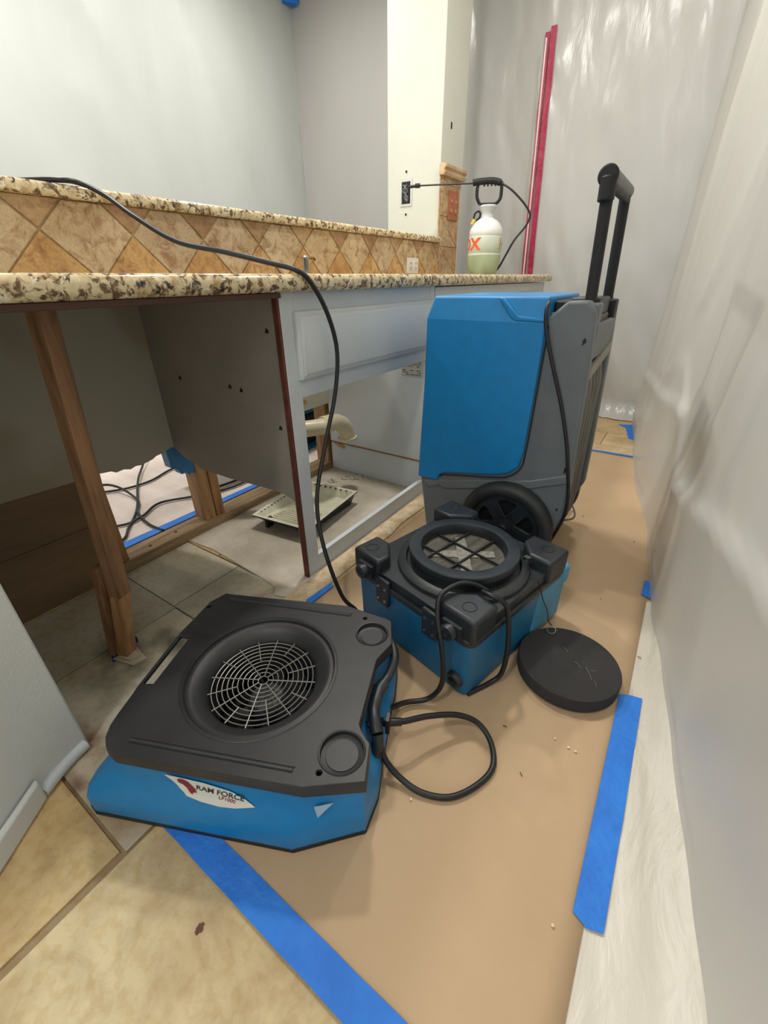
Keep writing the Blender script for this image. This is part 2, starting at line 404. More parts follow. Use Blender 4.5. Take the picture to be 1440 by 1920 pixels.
# ------------------------------------------------------------------ paper, tape
def sheetgrid(bm, x0, x1, y0, y1, nx, ny, zf, th=0.0008):
    g = [[bm.verts.new((x0+(x1-x0)*i/nx, y0+(y1-y0)*j/ny, 0)) for i in range(nx+1)] for j in range(ny+1)]
    for row in g:
        for v in row: v.co.z = zf(v.co.x, v.co.y)
    for j in range(ny):
        for i in range(nx): bm.faces.new((g[j][i], g[j][i+1], g[j+1][i+1], g[j+1][i]))
def nz(x, y, s, a, seed=0): return a*noise.noise(Vector((x*s+seed, y*s, seed*1.7)))
def papz(x, y): return 0.0025 + abs(nz(x, y*.6, 5, 0.002, 2))
bm = B(); sheetgrid(bm, -0.775, 0.102, 0.128, 2.642, 22, 60, papz)
o = obj('floor_paper', bm, PAPER, smooth=True, ang=180); m_ = o.modifiers.new('s', 'SOLIDIFY'); m_.thickness = 0.0008
tag(o, 'long sheet of brown builder paper protecting the aisle floor', 'floor paper')
bm = B()
def pap2(x, y): return 0.003 + 0.004*(1+noise.noise(Vector((x*16, y*2.2 + x*6, 3.1)))) + 0.003*noise.noise(Vector((x*5, y*5, 9)))**2
sheetgrid(bm, -2.95, -1.572, -1.0, 3.2, 90, 90, pap2)
o = obj('floor_paper', bm, PAPERW, smooth=True, ang=180); tag(o, 'wrinkled pinkish paper on the bright floor beyond the opened wall', 'floor paper')

def tape(name, pts, label, z=0.0055, th=0.0008, m=TAPE, cat='tape', group=None):
    bm = B(); prism(bm, pts, z, z+th); o = obj(name, bm, m); return tag(o, label, cat, group)
# long front strip, slight wrinkles through many points along the edge
fr = [(-0.70, 0.117)] + [(-0.70+0.06*k, 0.114-0.001*k*0.3 + random.uniform(-.0008, .0008)) for k in range(1, 17)]
bk = [(x, y+0.049) for x, y in fr[::-1]]
tape('tape_strip', fr+bk, 'long blue painter tape strip along the front paper edge, running under the large fan')
ptsR = [(0.083, 0.894), (0.106, 0.906), (0.131, 0.911), (0.131, 0.60), (0.129, 0.405), (0.105, 0.398), (0.083, 0.407), (0.083, 0.66)]
tape('tape_strip', ptsR, 'wide short blue tape strip on the right paper edge beside the plastic')
tape('tape_strip', [(-0.797, 0.735), (-0.772, 0.722), (-0.768, 0.835), (-0.786, 0.845)], 'small blue tape piece at the foot of the cabinet corner behind the large fan', z=0.007)
tape('tape_strip', [(-0.775, 2.615), (0.0, 2.645), (0.0, 2.668), (-0.775, 2.638)], 'thin blue tape strip across the far end of the brown paper', z=0.0055)
tape('tape_strip', [(-0.255, 3.28), (-0.16, 3.33), (-0.125, 2.98), (-0.158, 3.0), (-0.20, 3.22)], 'blue tape scrap on the tile by the far foot of the plastic', z=0.001)
tape('tape_strip', [(0.085, 1.34), (0.128, 1.33), (0.128, 1.43), (0.085, 1.43)], 'tiny blue tape piece on the paper edge half way along the plastic')
tape('tape_strip', [(-1.615, -0.9), (-1.571, -0.9), (-1.571, 1.55), (-1.60, 1.55), (-1.618, 0.4)], 'blue tape strip along the pinkish paper beyond the sole plate', z=0.0125)
# crumbs
rnd = random.Random(11)
for (x, y) in [(-0.017, .692), (.012, .687), (.027, .686), (.061, .372), (-.219, .409)]:
    bm = B(); bmesh.ops.create_icosphere(bm, subdivisions=1, radius=0.0028)
    for v in bm.verts: v.co = Vector((v.co.x*rnd.uniform(.8, 1.3), v.co.y*rnd.uniform(.8, 1.3), v.co.z*.6)) + Vector((x, y, 0.0065))
    tag(obj('crumb', bm, mat('pale crumb', (236, 214, 190), .8)), 'tiny pale crumb of plaster lying on the brown paper near the right edge' if x > -.1 else 'tiny pale crumb of plaster below the black cord loop on the brown paper', 'crumb', 'plaster crumbs on the paper')
for (x, y) in [(-.12, .66), (.11, 1.05), (0.026, 1.675), (-.02, 1.25), (-.18, 1.78), (-0.055, .575)]:
    bm = B(); bmesh.ops.create_icosphere(bm, subdivisions=1, radius=0.0026)
    a = rnd.uniform(0, 3)
    for v in bm.verts: v.co = Vector((v.co.x*2.2*math.cos(a), v.co.x*2.2*math.sin(a)+v.co.y*.6, v.co.z*.5)) + Vector((x, y, 0.0062))
    tag(obj('dirt_speck', bm, mat('brown speck', (120, 86, 56), .9)), 'brown speck of dirt on the brown paper', 'speck', 'dirt specks on the paper')

# ------------------------------------------------------------------ plastic sheets
def interp(tab, t):
    if t <= tab[0][0]: return tab[0][1]
    for (a, va), (b_, vb) in zip(tab, tab[1:]):
        if t <= b_: 
            u = (t-a)/(b_-a); u = u*u*(3-2*u)*0.35 + u*0.65; return va+(vb-va)*u
    return tab[-1][1]
RT = [(-1.6, .50), (-.4, .36), (0, .30), (.381, .258), (.517, .237), (.81, .195), (1.02, .16), (1.263, .118), (1.78, .062), (2.31, -.045), (2.8, -.11), (3.46, -.185)]
def seg_d(p, a, b_):
    ap = (p[0]-a[0], p[1]-a[1]); ab = (b_[0]-a[0], b_[1]-a[1]); L = ab[0]**2+ab[1]**2
    t = max(0, min(1, (ap[0]*ab[0]+ap[1]*ab[1])/L)); dx = ap[0]-t*ab[0]; dy = ap[1]-t*ab[1]
    s = ab[0]*ap[1]-ab[1]*ap[0]
    return math.hypot(dx, dy), (1 if s > 0 else -1), t
# folds: (y,z) polylines on the right sheet, half width, height
FOLDS = [([(.35, .50), (.74, .462), (1.0, .427), (1.32, .369), (1.42, .357)], .055, .040),
         ([(1.42, .357), (1.65, .35), (1.82, .486)], .05, .020),
         ([(1.82, .486), (2.4, .43), (3.3, .342)], .035, .022),
         ([(1.36, .02), (1.53, .141), (1.42, .357)], .05, .014),
         ([(1.84, .48), (2.0, .62), (2.3, .52)], .05, .010),
         ([(1.42, .357), (1.30, .62), (1.22, .95)], .07, .008),
         ([(2.1, .62), (1.85, 1.15), (1.62, 1.85), (1.5, 2.6)], .05, .020),
         ([(2.0, .83), (1.6, 1.3), (1.3, 2.0), (1.2, 2.6)], .06, .012),
         ([(2.5, .5), (2.25, 1.1), (2.0, 1.9), (1.9, 2.7)], .07, .016),
         ([(1.05, .7), (.95, 1.1), (.8, 1.6)], .06, .008),
         ([(2.9, 0.2), (2.7, 1.0), (2.5, 2.6)], .10, .018)]
def right_x(y, z):
    x = interp(RT, y)
    if z > 0: x += 0.020*min(z, 1.0)*(1 if y < 1.6 else 0.3)
    d = 0
    for pl, w_, h in FOLDS:
        bd = 9; side = 1
        for a, b_ in zip(pl, pl[1:]):
            dd, s, t = seg_d((y, z), a, b_)
            if dd < bd: bd, side = dd, s
        k = w_*(0.35 if side > 0 else 1.8)
        d += .62*h*math.exp(-bd/k)
    d += 0.014*noise.noise(Vector((y*1.9+z*1.0, z*1.0, 4.2))) + 0.004*noise.noise(Vector((y*6+z*3, z*2.4, 1.2)))
    d *= min(1.0, .45+.25*max(y, 0))
    fr_ = 0.35 if z < 0.05 else 1
    return x - d*fr_
bm = B(); ny, nz_ = 210, 110
G = []
for j in range(nz_+1):
    z = 0.004 + CEIL*(j/nz_)**1.35
    G.append([bm.verts.new((right_x(-1.6+5.07*i/ny, z), -1.6+5.07*i/ny, z)) for i in range(ny+1)])
for j in range(nz_):
    for i in range(ny): bm.faces.new((G[j][i], G[j][i+1], G[j+1][i+1], G[j+1][i]))
o = obj('plastic_sheet', bm, SHEET_R, smooth=True, ang=180)
tag(o, 'large crinkled translucent plastic sheet hanging along the right side of the aisle', 'plastic sheet')
# part of the sheet lying on the floor
bm = B()
def rowpts(y):
    xr = right_x(y, 0.01)+0.01; xl = 0.094 + 0.012*noise.noise(Vector((y*2, 0, 0)))
    xl = min(xl, xr-0.03)
    return [(xl+(xr-xl)*k/10) for k in range(11)]
rows = []
for i in range(91):
    y = -0.7+2.02*i/90
    rows.append([bm.verts.new((x, y, 0.0012 + (0.010 if x > .136 else .0022)*abs(noise.noise(Vector((x*22+y*2, y*1.5, 2)))) + (0.02*(k/10)**4))) for k, x in enumerate(rowpts(y))])
for a, b_ in zip(rows, rows[1:]):
    for k in range(10): bm.faces.new((a[k], a[k+1], b_[k+1], b_[k]))
FLAP = plastic_sheet_mat('poly flap over stone', (222, 216, 202), (184, 176, 160), 0.4, 2.5, 0.6, (1, .35, 1), 0.0)
o = obj('plastic_flap', bm, FLAP, smooth=True, ang=180)
tag(o, 'creased pale plastic flap lying on the floor between brown paper and hanging sheet', 'plastic flap')
# back sheet
def back_y(x, z):
    d = 0.030*noise.noise(Vector((x*3.4+z*.5, z*.7, 8))) + 0.010*noise.noise(Vector((x*11+z*2, z*4, 3))) 
    d += 0.012*math.exp(-abs(x+1.12)/.05)*noise.noise(Vector((x*9, z*7, 3)))
    if z < .3: d -= 0.06*(1-z/.3)**2*abs(noise.noise(Vector((x*8, 0, 2))))*1.5
    return 3.47 - d - (0.0 if z > .12 else .10*(1-z/.12)**2)
def wall_grid(x0, x1, nx, name, m, label):
    bm = B(); G = []
    for j in range(91):
        z = 0.006 + CEIL*(j/90)**1.2
        G.append([bm.verts.new((x0+(x1-x0)*i/nx, back_y(x0+(x1-x0)*i/nx, z), z)) for i in range(nx+1)])
    for a, b_ in zip(G, G[1:]):
        for i in range(nx): bm.faces.new((a[i], a[i+1], b_[i+1], b_[i]))
    o = obj(name, bm, m, smooth=True, ang=180); return tag(o, label, 'plastic sheet')
wall_grid(-1.72, -0.12, 130, 'plastic_sheet', SHEET_B, 'crinkled clear plastic sheet closing off the far end, with the red zipper in it')
def bl_y(x, z): return 3.40 - 0.008*noise.noise(Vector((x*2.5, z*.6, 5)))
bm = B(); G = []
for j in range(41):
    z = 0.006+CEIL*j/40
    G.append([bm.verts.new((-3.07+1.3*i/40, bl_y(-3.07+1.3*i/40, z), z)) for i in range(41)])
for a, b_ in zip(G, G[1:]):
    for i in range(40): bm.faces.new((a[i], a[i+1], b_[i+1], b_[i]))
tag(obj('plastic_sheet', bm, plastic_sheet_mat('poly sheet shaded', (190, 188, 182), (184, 182, 177), .5, 1, .15), smooth=True, ang=180), 'smooth plastic sheet greyed as if in shade, filling the corner just left of the cream column', 'plastic sheet')  # shade of this corner is put into the sheet's greyer colour
def left_x(y, z):
    d = 0.02*noise.noise(Vector((y*1.6+z*1.3, z*.8, 11))) + 0.006*noise.noise(Vector((y*5+z*4, z*1.6, 7)))
    for pl, w_, h in [([(2.5, 1.15), (2.2, 1.6), (1.7, 2.3)], .07, .02), ([(2.1, 1.2), (1.7, 1.8)], .08, .015), ([(3.0, 1.2), (2.6, 1.9), (2.3, 2.6)], .06, .018)]:
        bd = min(seg_d((y, z), a, b_)[0] for a, b_ in zip(pl, pl[1:])); d += h*math.exp(-bd/w_)
    return -3.07 + d
bm = B(); G = []
for j in range(81):
    z = 0.006+CEIL*j/80
    G.append([bm.verts.new((left_x(-2.0+5.41*i/110, z), -2.0+5.41*i/110, z)) for i in range(111)])
for a, b_ in zip(G, G[1:]):
    for i in range(110): bm.faces.new((a[i], a[i+1], b_[i+1], b_[i]))
tag(obj('plastic_sheet', bm, SHEET_L, smooth=True, ang=180), 'large smooth white plastic sheet hanging behind the granite ledge', 'plastic sheet')
bm = B(); prism(bm, [(-3.06, 3.30), (-3.02, 3.30), (-2.98, 3.385), (-3.04, 3.39)], 2.64, 2.70)
tag(obj('tape_strip', bm, TAPE), 'scrap of blue tape at the top corner of the white plastic', 'tape')
# structural walls behind the plastic
struct('wall_back', one(box, -3.6, 1.4, 3.56, 3.66, 0, CEIL), WALLW)
struct('wall_left', one(box, -3.6, -3.5, -2.6, 3.56, 0, CEIL), WALLW)
struct('wall_right', one(box, 1.3, 1.4, -2.6, 3.56, 0, CEIL), WALLW)

# red zipper door strips on the back sheet
zp = empty('zipper', (-1.12, 3.42, 0.6), 0, 'long red adhesive zipper running up the clear plastic behind the sprayer', 'zipper')
def zstrip(name, xa0, xa1, xb0, xb1, z0, z1):
    bm = B(); n = 46; L = []; Rr = []
    for k in range(n+1):
        t = k/n; z = z0+(z1-z0)*t; xl = xa0+(xb0-xa0)*t; xr = xa1+(xb1-xa1)*t
        y = min(back_y(xl, z), back_y(xr, z)) - 0.012 + 0.002*noise.noise(Vector((0, 0, z*14)))
        L.append((bm.verts.new((xl+1.12, y-3.42, z-.6)), bm.verts.new((xr+1.12, y-3.42, z-.6)), bm.verts.new((xr+1.12, y-3.42+.004, z-.6)), bm.verts.new((xl+1.12, y-3.42+.004, z-.6))))
    for a, b_ in zip(L, L[1:]):
        for q in range(4): bm.faces.new((a[q], a[(q+1) % 4], b_[(q+1) % 4], b_[q]))
    bm.faces.new(L[0]); bm.faces.new(L[-1][::-1])
    return obj(name, bm, RED, zp)
zstrip('zipper_tape', -1.115, -1.085, -1.158, -1.132, 0.55, 2.145)
zstrip('zipper_tape', -1.068, -1.034, -1.128, -1.096, 0.55, 2.165)
bm = B(); tube(bm, [(0.04, -0.02, .05), (.02, -.025, .7), (-.01, -.025, 1.5)], .005, 6, 4)
o = obj('zipper_teeth', bm, mat('bright zip', (230, 214, 210), .3), zp); o['label'] = 'pale zip line between the red strips'

# ------------------------------------------------------------------ near white wall end with baseboard
wl = [(-0.872, 0.118), (-0.845, 0.02), (-0.765, -0.09), (-0.60, -0.42), (-1.40, -0.42), (-1.40, 0.118)]
bm = B(); prism(bm, wl, 0, 0.872); struct('wall_near', bm, WALLW, bevel=0.004)
bm = B()
p1 = [(-0.868, 0.112, .014), (-0.858, 0.07, .014), (-0.832, 0.015, .014)]
tube(bm, p1, 0.0135, 10, 5)
struct('baseboard_near', bm, PAINT, smooth=True)
bm = B(); prism(bm, [(-.838, .018), (-.822, .018), (-.748, -.088), (-.58, -.42), (-.60, -.42), (-.765, -.09)], 0, .055); struct('baseboard_left', bm, WALLW, bevel=0.006)

# ------------------------------------------------------------------ partition behind the counter
XW = -1.428
rag = [(0.10, .372), (0.27, .376), (.40, .372), (.447, .371), (.51, .374), (.53, .370), (.561, .366), (.575, .357), (.60, .359), (.62, .352), (.64, .357), (.66, .354), (.70, .361), (.715, .368), (.74, .371), (.776, .381), (.83, .372), (.90, .36), (1.2, .352), (1.40, .352), (1.62, .352), (1.672, .352), (1.672, .0), (1.76, .0), (2.75, .0)]
pts = [(2.75, .870), (0.10, .870)] + rag
bm = B(); prism(bm, pts, XW-0.012, XW, 'x'); struct('wall_partition', bm, DRYWALL)
bm = B(); box(bm, XW-.128, XW-.112, -.6, 2.75, .42, 1.085); struct('wall_partition_far', bm, WALLW)
bm = B()
prism(bm, [(0.10, 0.0), (.462, 0.0), (.462, .42), (.10, .42)], XW-.028, XW-.0125, 'x')
box(bm, XW-.014, XW-.006, .10, .46, .205, .212)
tag(obj('backer_board', bm, BROWN, bevel=.001), 'dark brown board low on the alcove wall, left of the wooden studs', 'board')
# seam batten between drywall pieces
sp = empty('sole_plate', (XW-.045, 1.0, 0), 0, 'worn pine sole plate lying along the opened bottom of the wall', 'lumber')
bm = B(); box(bm, -.045, .042, -.52, .735, .0, .038)
obj('plank', bm, WOODH, sp, bevel=.002)
for (x, y) in [(.02, -.47), (.0, -.27), (.02, -.06), (.01, -.38), (.0, .68)]:
    bm = B(); lathe(bm, [(0, .0405), (.005, .0405), (.006, .039), (.006, .036)], 10, Matrix.Translation((x, y, 0))); obj('nail_head', bm, EDGE, sp)
STUDG = 'studs'
def stud(y0, y1, label, m=WOOD, extra=None):
    bm = B(); box(bm, XW-.09, XW-.014, y0, y1, .038, .868); o = obj('wall_stud', bm, m, bevel=.0015); return tag(o, label, 'wall stud')
stud(.474, .530, 'pine stud left of the opening, standing behind the leaning prop')
stud(.852, .896, 'pale pine stud in the middle of the opening, left one of the close pair')
stud(.901, .939, 'knotted stud at the middle of the opening, right one of the close pair', mat('knotty pine', (180, 136, 88), .7, scale=9, col2=(120, 78, 46), stretch=(3, 3, .3)))
stud(1.612, 1.664, 'orange tinted stud beside the drain elbow inside the sink cabinet')
bm = B(); prism(bm, [(.765, .30), (.79, .285), (.80, .262), (.815, .27), (.825, .25), (.84, .258), (.85, .25), (.86, .27), (.86, .40), (.76, .40)], XW-.06, XW-.016, 'x')
tag(obj('junction_box', bm, mat('blue box plastic', (52, 116, 168), .4), bevel=.003), 'blue plastic electrical box hanging at the top of the wall opening', 'electrical box')

# backsplash of diamond tiles
def backsplash():
    bm = B(); lay = bm.loops.layers.float_color.new('tile'); rnd = random.Random(9)
    X1 = -1.450; z0, z1 = .912, 1.089
    box(bm, X1-.012, X1-.004, 0.0, 2.79, z0, z1)
    box(bm, X1-.012, X1-.004, 2.79, 3.06, z0, 1.43)
    bm.faces.ensure_lookup_table()
    for f in bm.faces:
        for l in f.loops: l[lay] = srgb((190, 164, 126))
    ymax = 2.79
    def poly(pts, c):
        pts = clip(pts, z0, z1)
        if ymax:
            pts = [(b_, a) for a, b_ in clip([(b_, a) for a, b_ in pts], -1, ymax)] if pts else pts
        if len(pts) < 3 or max(p[0] for p in pts)-min(p[0] for p in pts) < .008: return
        n0 = len(bm.faces)
        cy = sum(p[0] for p in pts)/len(pts); cz = sum(p[1] for p in pts)/len(pts)
        q = []
        for y, z in pts:
            d = math.hypot(y-cy, z-cz); s = max(0, (d-.0035)/d); q.append((cy+(y-cy)*s, cz+(z-cz)*s))
        prism(bm, q, X1-.006, X1, 'x'); bm.faces.ensure_lookup_table()
        for f in bm.faces[n0:]:
            for l in f.loops: l[lay] = srgb(c)
    def clip(p, a, b_):
        for lim, s in ((a, 1), (b_, -1)):
            out = []
            for i in range(len(p)):
                A, Bq = p[i-1], p[i]
                ia = s*(A[1]-lim) >= 0; ib = s*(Bq[1]-lim) >= 0
                if ia != ib:
                    t = (lim-A[1])/(Bq[1]-A[1]); out.append((A[0]+(Bq[0]-A[0])*t, lim))
                if ib: out.append(Bq)
            p = out
        return p
    P = .243; zm = 1.018; hh = P/2
    y = .594 - 3*P
    k = 0
    light = [(208, 186, 150), (204, 180, 142), (196, 172, 136), (212, 190, 156), (200, 178, 146)]
    dark = [(208, 168, 112), (202, 160, 104), (198, 164, 116), (212, 174, 122)]
    mid = [(190, 160, 120), (196, 166, 126), (176, 142, 108)]
    while y < 2.79:
        yc = y+hh
        poly([(y, zm), (yc, zm-hh), (y+P, zm), (yc, zm+hh)], rnd.choice(light))
        poly([(y, zm), (y-hh, zm-hh), (y+hh, zm-hh)], rnd.choice(dark))
        poly([(y, zm), (y+hh, zm+hh), (y-hh, zm+hh)], rnd.choice(mid))
        y += P; k += 1
    # raised strip at the column
    zz = .912
    while zz < 1.41:
        z2 = min(zz+.16, 1.43)
        for pts, c in (([(2.80, zz), (3.05, zz), (2.80, z2)], light), ([(3.05, zz), (3.05, z2), (2.80, z2)], mid)):
            n0 = len(bm.faces); cy = sum(p[0] for p in pts)/3; cz = sum(p[1] for p in pts)/3
            q = [(cy+(a-cy)*.965, cz+(b_-cz)*.965) for a, b_ in pts]
            prism(bm, q, X1-.006, X1, 'x'); bm.faces.ensure_lookup_table(); c_ = srgb(rnd.choice(c))
            for f in bm.faces[n0:]:
                for l in f.loops: l[lay] = c_
        zz = z2
    return bm
o = obj('backsplash', backsplash(), TRAV, bevel=.001, seg=1); tag(o, 'travertine backsplash of large diamond tiles rising to a strip on the column', 'backsplash')
bm = B(); prism(bm, [(-1.462, 1.425), (-1.43, 1.425), (-1.424, 1.44), (-1.43, 1.452), (-1.418, 1.462), (-1.418, 1.478), (-1.462, 1.478)], 2.78, 3.075, 'y')
tag(obj('stone_cap', bm, mat('tan stone', (206, 180, 142), .5, scale=20, col2=(180, 148, 108)), bevel=.002), 'moulded tan stone cap on top of the tall tile strip', 'stone trim')
def rrect_(x0, x1, y0, y1, r, n=4):
    p = []
    for cx_, cy_, a0_ in ((x1-r, y1-r, 0), (x0+r, y1-r, 90), (x0+r, y0+r, 180), (x1-r, y0+r, 270)):
        for k in range(n+1):
            a = math.radians(a0_+90*k/n); p.append((cx_+r*math.cos(a), cy_+r*math.sin(a)))
    return p
# ledge + counter
def bullnose(x0, x1, z0, z1, r, n=6):
    """profile x,z with rounded +x front edge"""
    p = [(x0, z0), (x1-r, z0)]
    for k in range(1, n): 
        a = -math.pi/2+math.pi/2*k/n; p.append((x1-r+r*math.cos(a), z0+r+r*math.sin(a)))
    for k in range(0, n+1):
        a = math.pi/2*k/n; p.append((x1-r+r*math.cos(a), z1-r+r*math.sin(a)))
    p.append((x0, z1)); return p
bm = B(); prism(bm, bullnose(-1.82, -1.428, 1.089, 1.119, .010), -.6, 2.79, 'y')
tag(obj('bar_ledge', bm, GRANITE, smooth=True, ang=50), 'narrow polished granite ledge capping the backsplash wall', 'stone ledge')
bm = B(); prism(bm, bullnose(-.885, -.832, .872, .912, .016), -.45, 3.19, 'y')
plate_holes(bm, [(-1.455, -.45), (-.884, -.45), (-.884, 3.19), (-1.455, 3.19)], [rrect_(-1.34, -.905, .96, 1.56, .05)], .872, .912)
tag(obj('worktop', bm, GRANITE, smooth=True, ang=50), 'long polished granite worktop with a rounded front edge', 'worktop')
bm = B(); box(bm, -.875, -.845, .12, .82, .860, .8715)
tag(obj('batten', bm, mat('dark batten wood', (74, 46, 34), .7), bevel=.001), 'dark red brown batten under the front edge of the worktop', 'batten')

# column
cz = CEIL
bm = B(); box(bm, -1.832, -1.464, 2.80, 3.10, 0, cz)
struct('wall_column', bm, WALLP, bevel=.004)
sb = empty('switch_box', (-1.695, 2.798, 1.362), 0, 'open black switch box hole in the cream column behind the sprayer wand', 'switch box')
bm = B(); plate_holes(bm, [(-.042, -.068), (.042, -.068), (.042, .068), (-.042, .068)], [[(-.031, -.056), (.031, -.056), (.031, .056), (-.031, .056)]], -.001, .001)
for v in bm.verts: v.co = Vector((v.co.x, -v.co.z-.001, v.co.y))
obj('cut_edge', bm, mat('plaster edge', (206, 206, 200), .8), sb)
bm = B(); box(bm, -.030, .030, -.0035, -.001, -.055, .055); obj('box_opening', bm, DARK, sb)
bm = B()
for k in range(4): tube(bm, [(-.02+.01*k, -.005, .04), (.015-.012*k, -.008, .01), (-.01+.008*k, -.006, -.02), (.01, -.005, -.045)], .0022, 6, 5)
obj('wires', bm, mat('grey wire ends', (120, 122, 122), .5), sb)
for z in (.105, -.11):
    bm = B(); lathe(bm, [(0, -.002), (.006, -.002), (.006, .001)], 10, Matrix.Translation((0, -.001, z)) @ Matrix.Rotation(math.pi/2, 4, 'X')); obj('screw_hole', bm, DARK, sb)
bm = B(); box(bm, -1.4635, -1.4615, 2.904, 2.918, 1.655, 1.685); tag(obj('wall_nick', bm, DARK), 'small dark nick high on the side of the cream column', 'mark')
# outlets
def outlet(name, y, z, wy, hz, m, label, dark, n=2):
    t = empty(name, (-1.448, y, z), 0, label, 'outlet')
    bm = B(); box(bm, -.002, .005, -wy/2, wy/2, -hz/2, hz/2); obj('cover_plate', bm, m, t, bevel=.002)
    for k in range(n):
        yy = (k-(n-1)/2)*wy*.45
        bm = B(); box(bm, .004, .0075, yy-wy*.14, yy+wy*.14, -hz*.3, hz*.3); obj('receptacle', bm, m, t, bevel=.002)
        for zz in (-hz*.16, hz*.16):
            for dy in (-.0085, .0085): obj('slot', one(box, .0074, .0082, yy+dy-.0015, yy+dy+.0015, zz-.006, zz+.006), dark, t)
    return t
outlet('wall_outlet', 2.47, .962, .125, .078, WHITEP, 'white wall outlet low on the diamond tiles beside the column', DARK)
outlet('switch_plate', 2.955, 1.292, .135, .15, mat('terracotta plate', (176, 110, 70), .5, scale=30, col2=(158, 92, 58)), 'reddish brown cover plate with cream toggles on the tall tile strip', WHITEP)

# faucet stub
t = empty('faucet_stub', (-1.30, 1.41, .912), 0, 'small chrome faucet stub standing on the worktop behind the black cord', 'faucet')
bm = B(); lathe(bm, [(0, 0), (.016, 0), (.016, .004), (.012, .007), (.012, .05), (.0135, .052), (.0135, .062), (.008, .066), (0, .066)], 20); obj('stem', bm, STEEL, t, smooth=True)
bm = B(); tube(bm, [(0, .008, .058), (.0, .04, .06), (0, .055, .055)], .005, 8, 5); obj('spout', bm, mat('brass', (176, 132, 70), .35, metal=1), t, smooth=True)

# ------------------------------------------------------------------ sink cabinet
XC = -.87
cab = empty('base_cabinet', (XC, .832, 0), 0, 'gutted white sink cabinet with open front and a single false drawer', 'cabinet')
def cb(name, m, *bx, bevel=.0015, label=None):
    bm = B()
    for b_ in bx: box(bm, b_[0]-XC, b_[1]-XC, b_[2]-.832, b_[3]-.832, b_[4], b_[5])
    o = obj(name, bm, m, cab, bevel=bevel)
    if label: o['label'] = label
    return o
cb('stile', PAINT, (XC-.019, XC, .835, .886, .003, .872))
cb('stile', PAINT, (XC-.019, XC, 1.62, 1.66, .003, .872))
cb('top_rail', PAINT, (XC-.019, XC, .886, 1.62, .822, .872))
cb('middle_rail', PAINT, (XC-.019, XC, .886, 1.62, .604, .668))
cb('bottom_rail', PAINT, (XC-.019, XC, .886, 1.62, .004, .068))
bm = B()
def raised(bm, y0, y1, z0, z1, x0, d=.02):
    """drawer front with stepped, bevelled edge: loops from outside in"""
    loops = [(0, 0.0), (0, .010), (.006, .014), (.010, .0145), (.014, .0185), (.020, .020)]
    prev = None; first = None
    for ins, dx in loops:
        vs = [bm.verts.new((x0+dx, a, b_)) for a, b_ in ((y0+ins, z0+ins), (y1-ins, z0+ins), (y1-ins, z1-ins), (y0+ins, z1-ins))]
        if prev:
            for k in range(4): bm.faces.new((prev[k], prev[(k+1) % 4], vs[(k+1) % 4], vs[k]))
        else: bm.faces.new(vs[::-1])
        prev = vs
    bm.faces.new(prev)
raised(bm, .878-.832, 1.64-.832, .653, .826, .0)
o = obj('false_drawer', bm, PAINT, cab, bevel=.001, seg=1)
# left side panel (grey unpainted) with low cut out, slightly out of square
bm = B()
def sidep(bm, ya_f, ya_b, th):
    out = [(-.889, .0), (-.889, .868), (XW, .868), (XW, .378), (-1.38, .345), (-1.33, .332), (-1.31, .317), (-1.25, .314), (-1.147, .308), (-1.04, .309), (-.951, .305), (-.915, .292), (-.9, .285), (-.896, 0)]
    lo = []; hi = []
    for x, z in out:
        t = (x+.889)/(XW+.889); y = ya_f+(ya_b-ya_f)*t
        lo.append(bm.verts.new((x-XC, y-.832, z))); hi.append(bm.verts.new((x-XC, y+th-.832, z)))
    bm.faces.new(lo); bm.faces.new(hi[::-1]); n = len(out)
    for i in range(n): bm.faces.new((lo[i], lo[(i+1) % n], hi[(i+1) % n], hi[i]))
sidep(bm, .836, .785, .012)
o = obj('side_panel', bm, BAREPANEL, cab); o['label'] = 'unpainted grey outer side with rough cut lower edge'
cb('cut_edge', EDGE, (XC-.0195, XC-.0005, .8275, .8352, .003, .872), label='red brown raw edge of the cabinet front')
for (x, z) in [(-1.31, .628), (-1.096, .621), (-1.052, .615), (-.925, .78), (-.92, .52)]:
    t_ = (x+.889)/(XW+.889); y = .836-.051*t_
    bm = B(); prism(bm, [(-.006, -.003), (.005, -.004), (.007, .002), (.0, .009), (-.003, .002)], -.0012, .001, 'y')
    for v in bm.verts: v.co += Vector((x-XC, y-.832-.0008, z))
    obj('screw_hole', bm, DARK, cab)
cb('inner_panel', PAINT, (XW+.002, XC-.02, 1.625, 1.64, .158, .868), (XW+.002, XC-.02, 1.628, 1.64, .004, .152))
cb('panel_seam', mat('torn brown edge', (168, 124, 78), .8, scale=60, col2=(120, 84, 52)), (XW+.01, XC-.022, 1.6225, 1.6262, .1515, .1585))
bm = B(); prism(bm, [(-1.405-XC, .150), (-1.36-XC, .151), (-1.33-XC, .138), (-1.345-XC, .128), (-1.375-XC, .133)], 1.6215-.832, 1.624-.832, 'y'); obj('torn_patch', bm, mat('torn ply', (190, 146, 98), .8), cab)
cb('back_panel', mat('cream back panel', (222, 218, 198), .6), (XW+.002, XW+.006, .80, 1.625, .353, .868))
bm = B(); prism(bm, [(-.01, 0), (.02, .004), (.026, .016), (.012, .022), (-.006, .014)], .0, .012, 'x')
for v in bm.verts: v.co += Vector((XW-XC+.004, 1.435-.832, .385))
obj('foam_lump', bm, mat('yellow foam', (196, 168, 96), .8), cab)
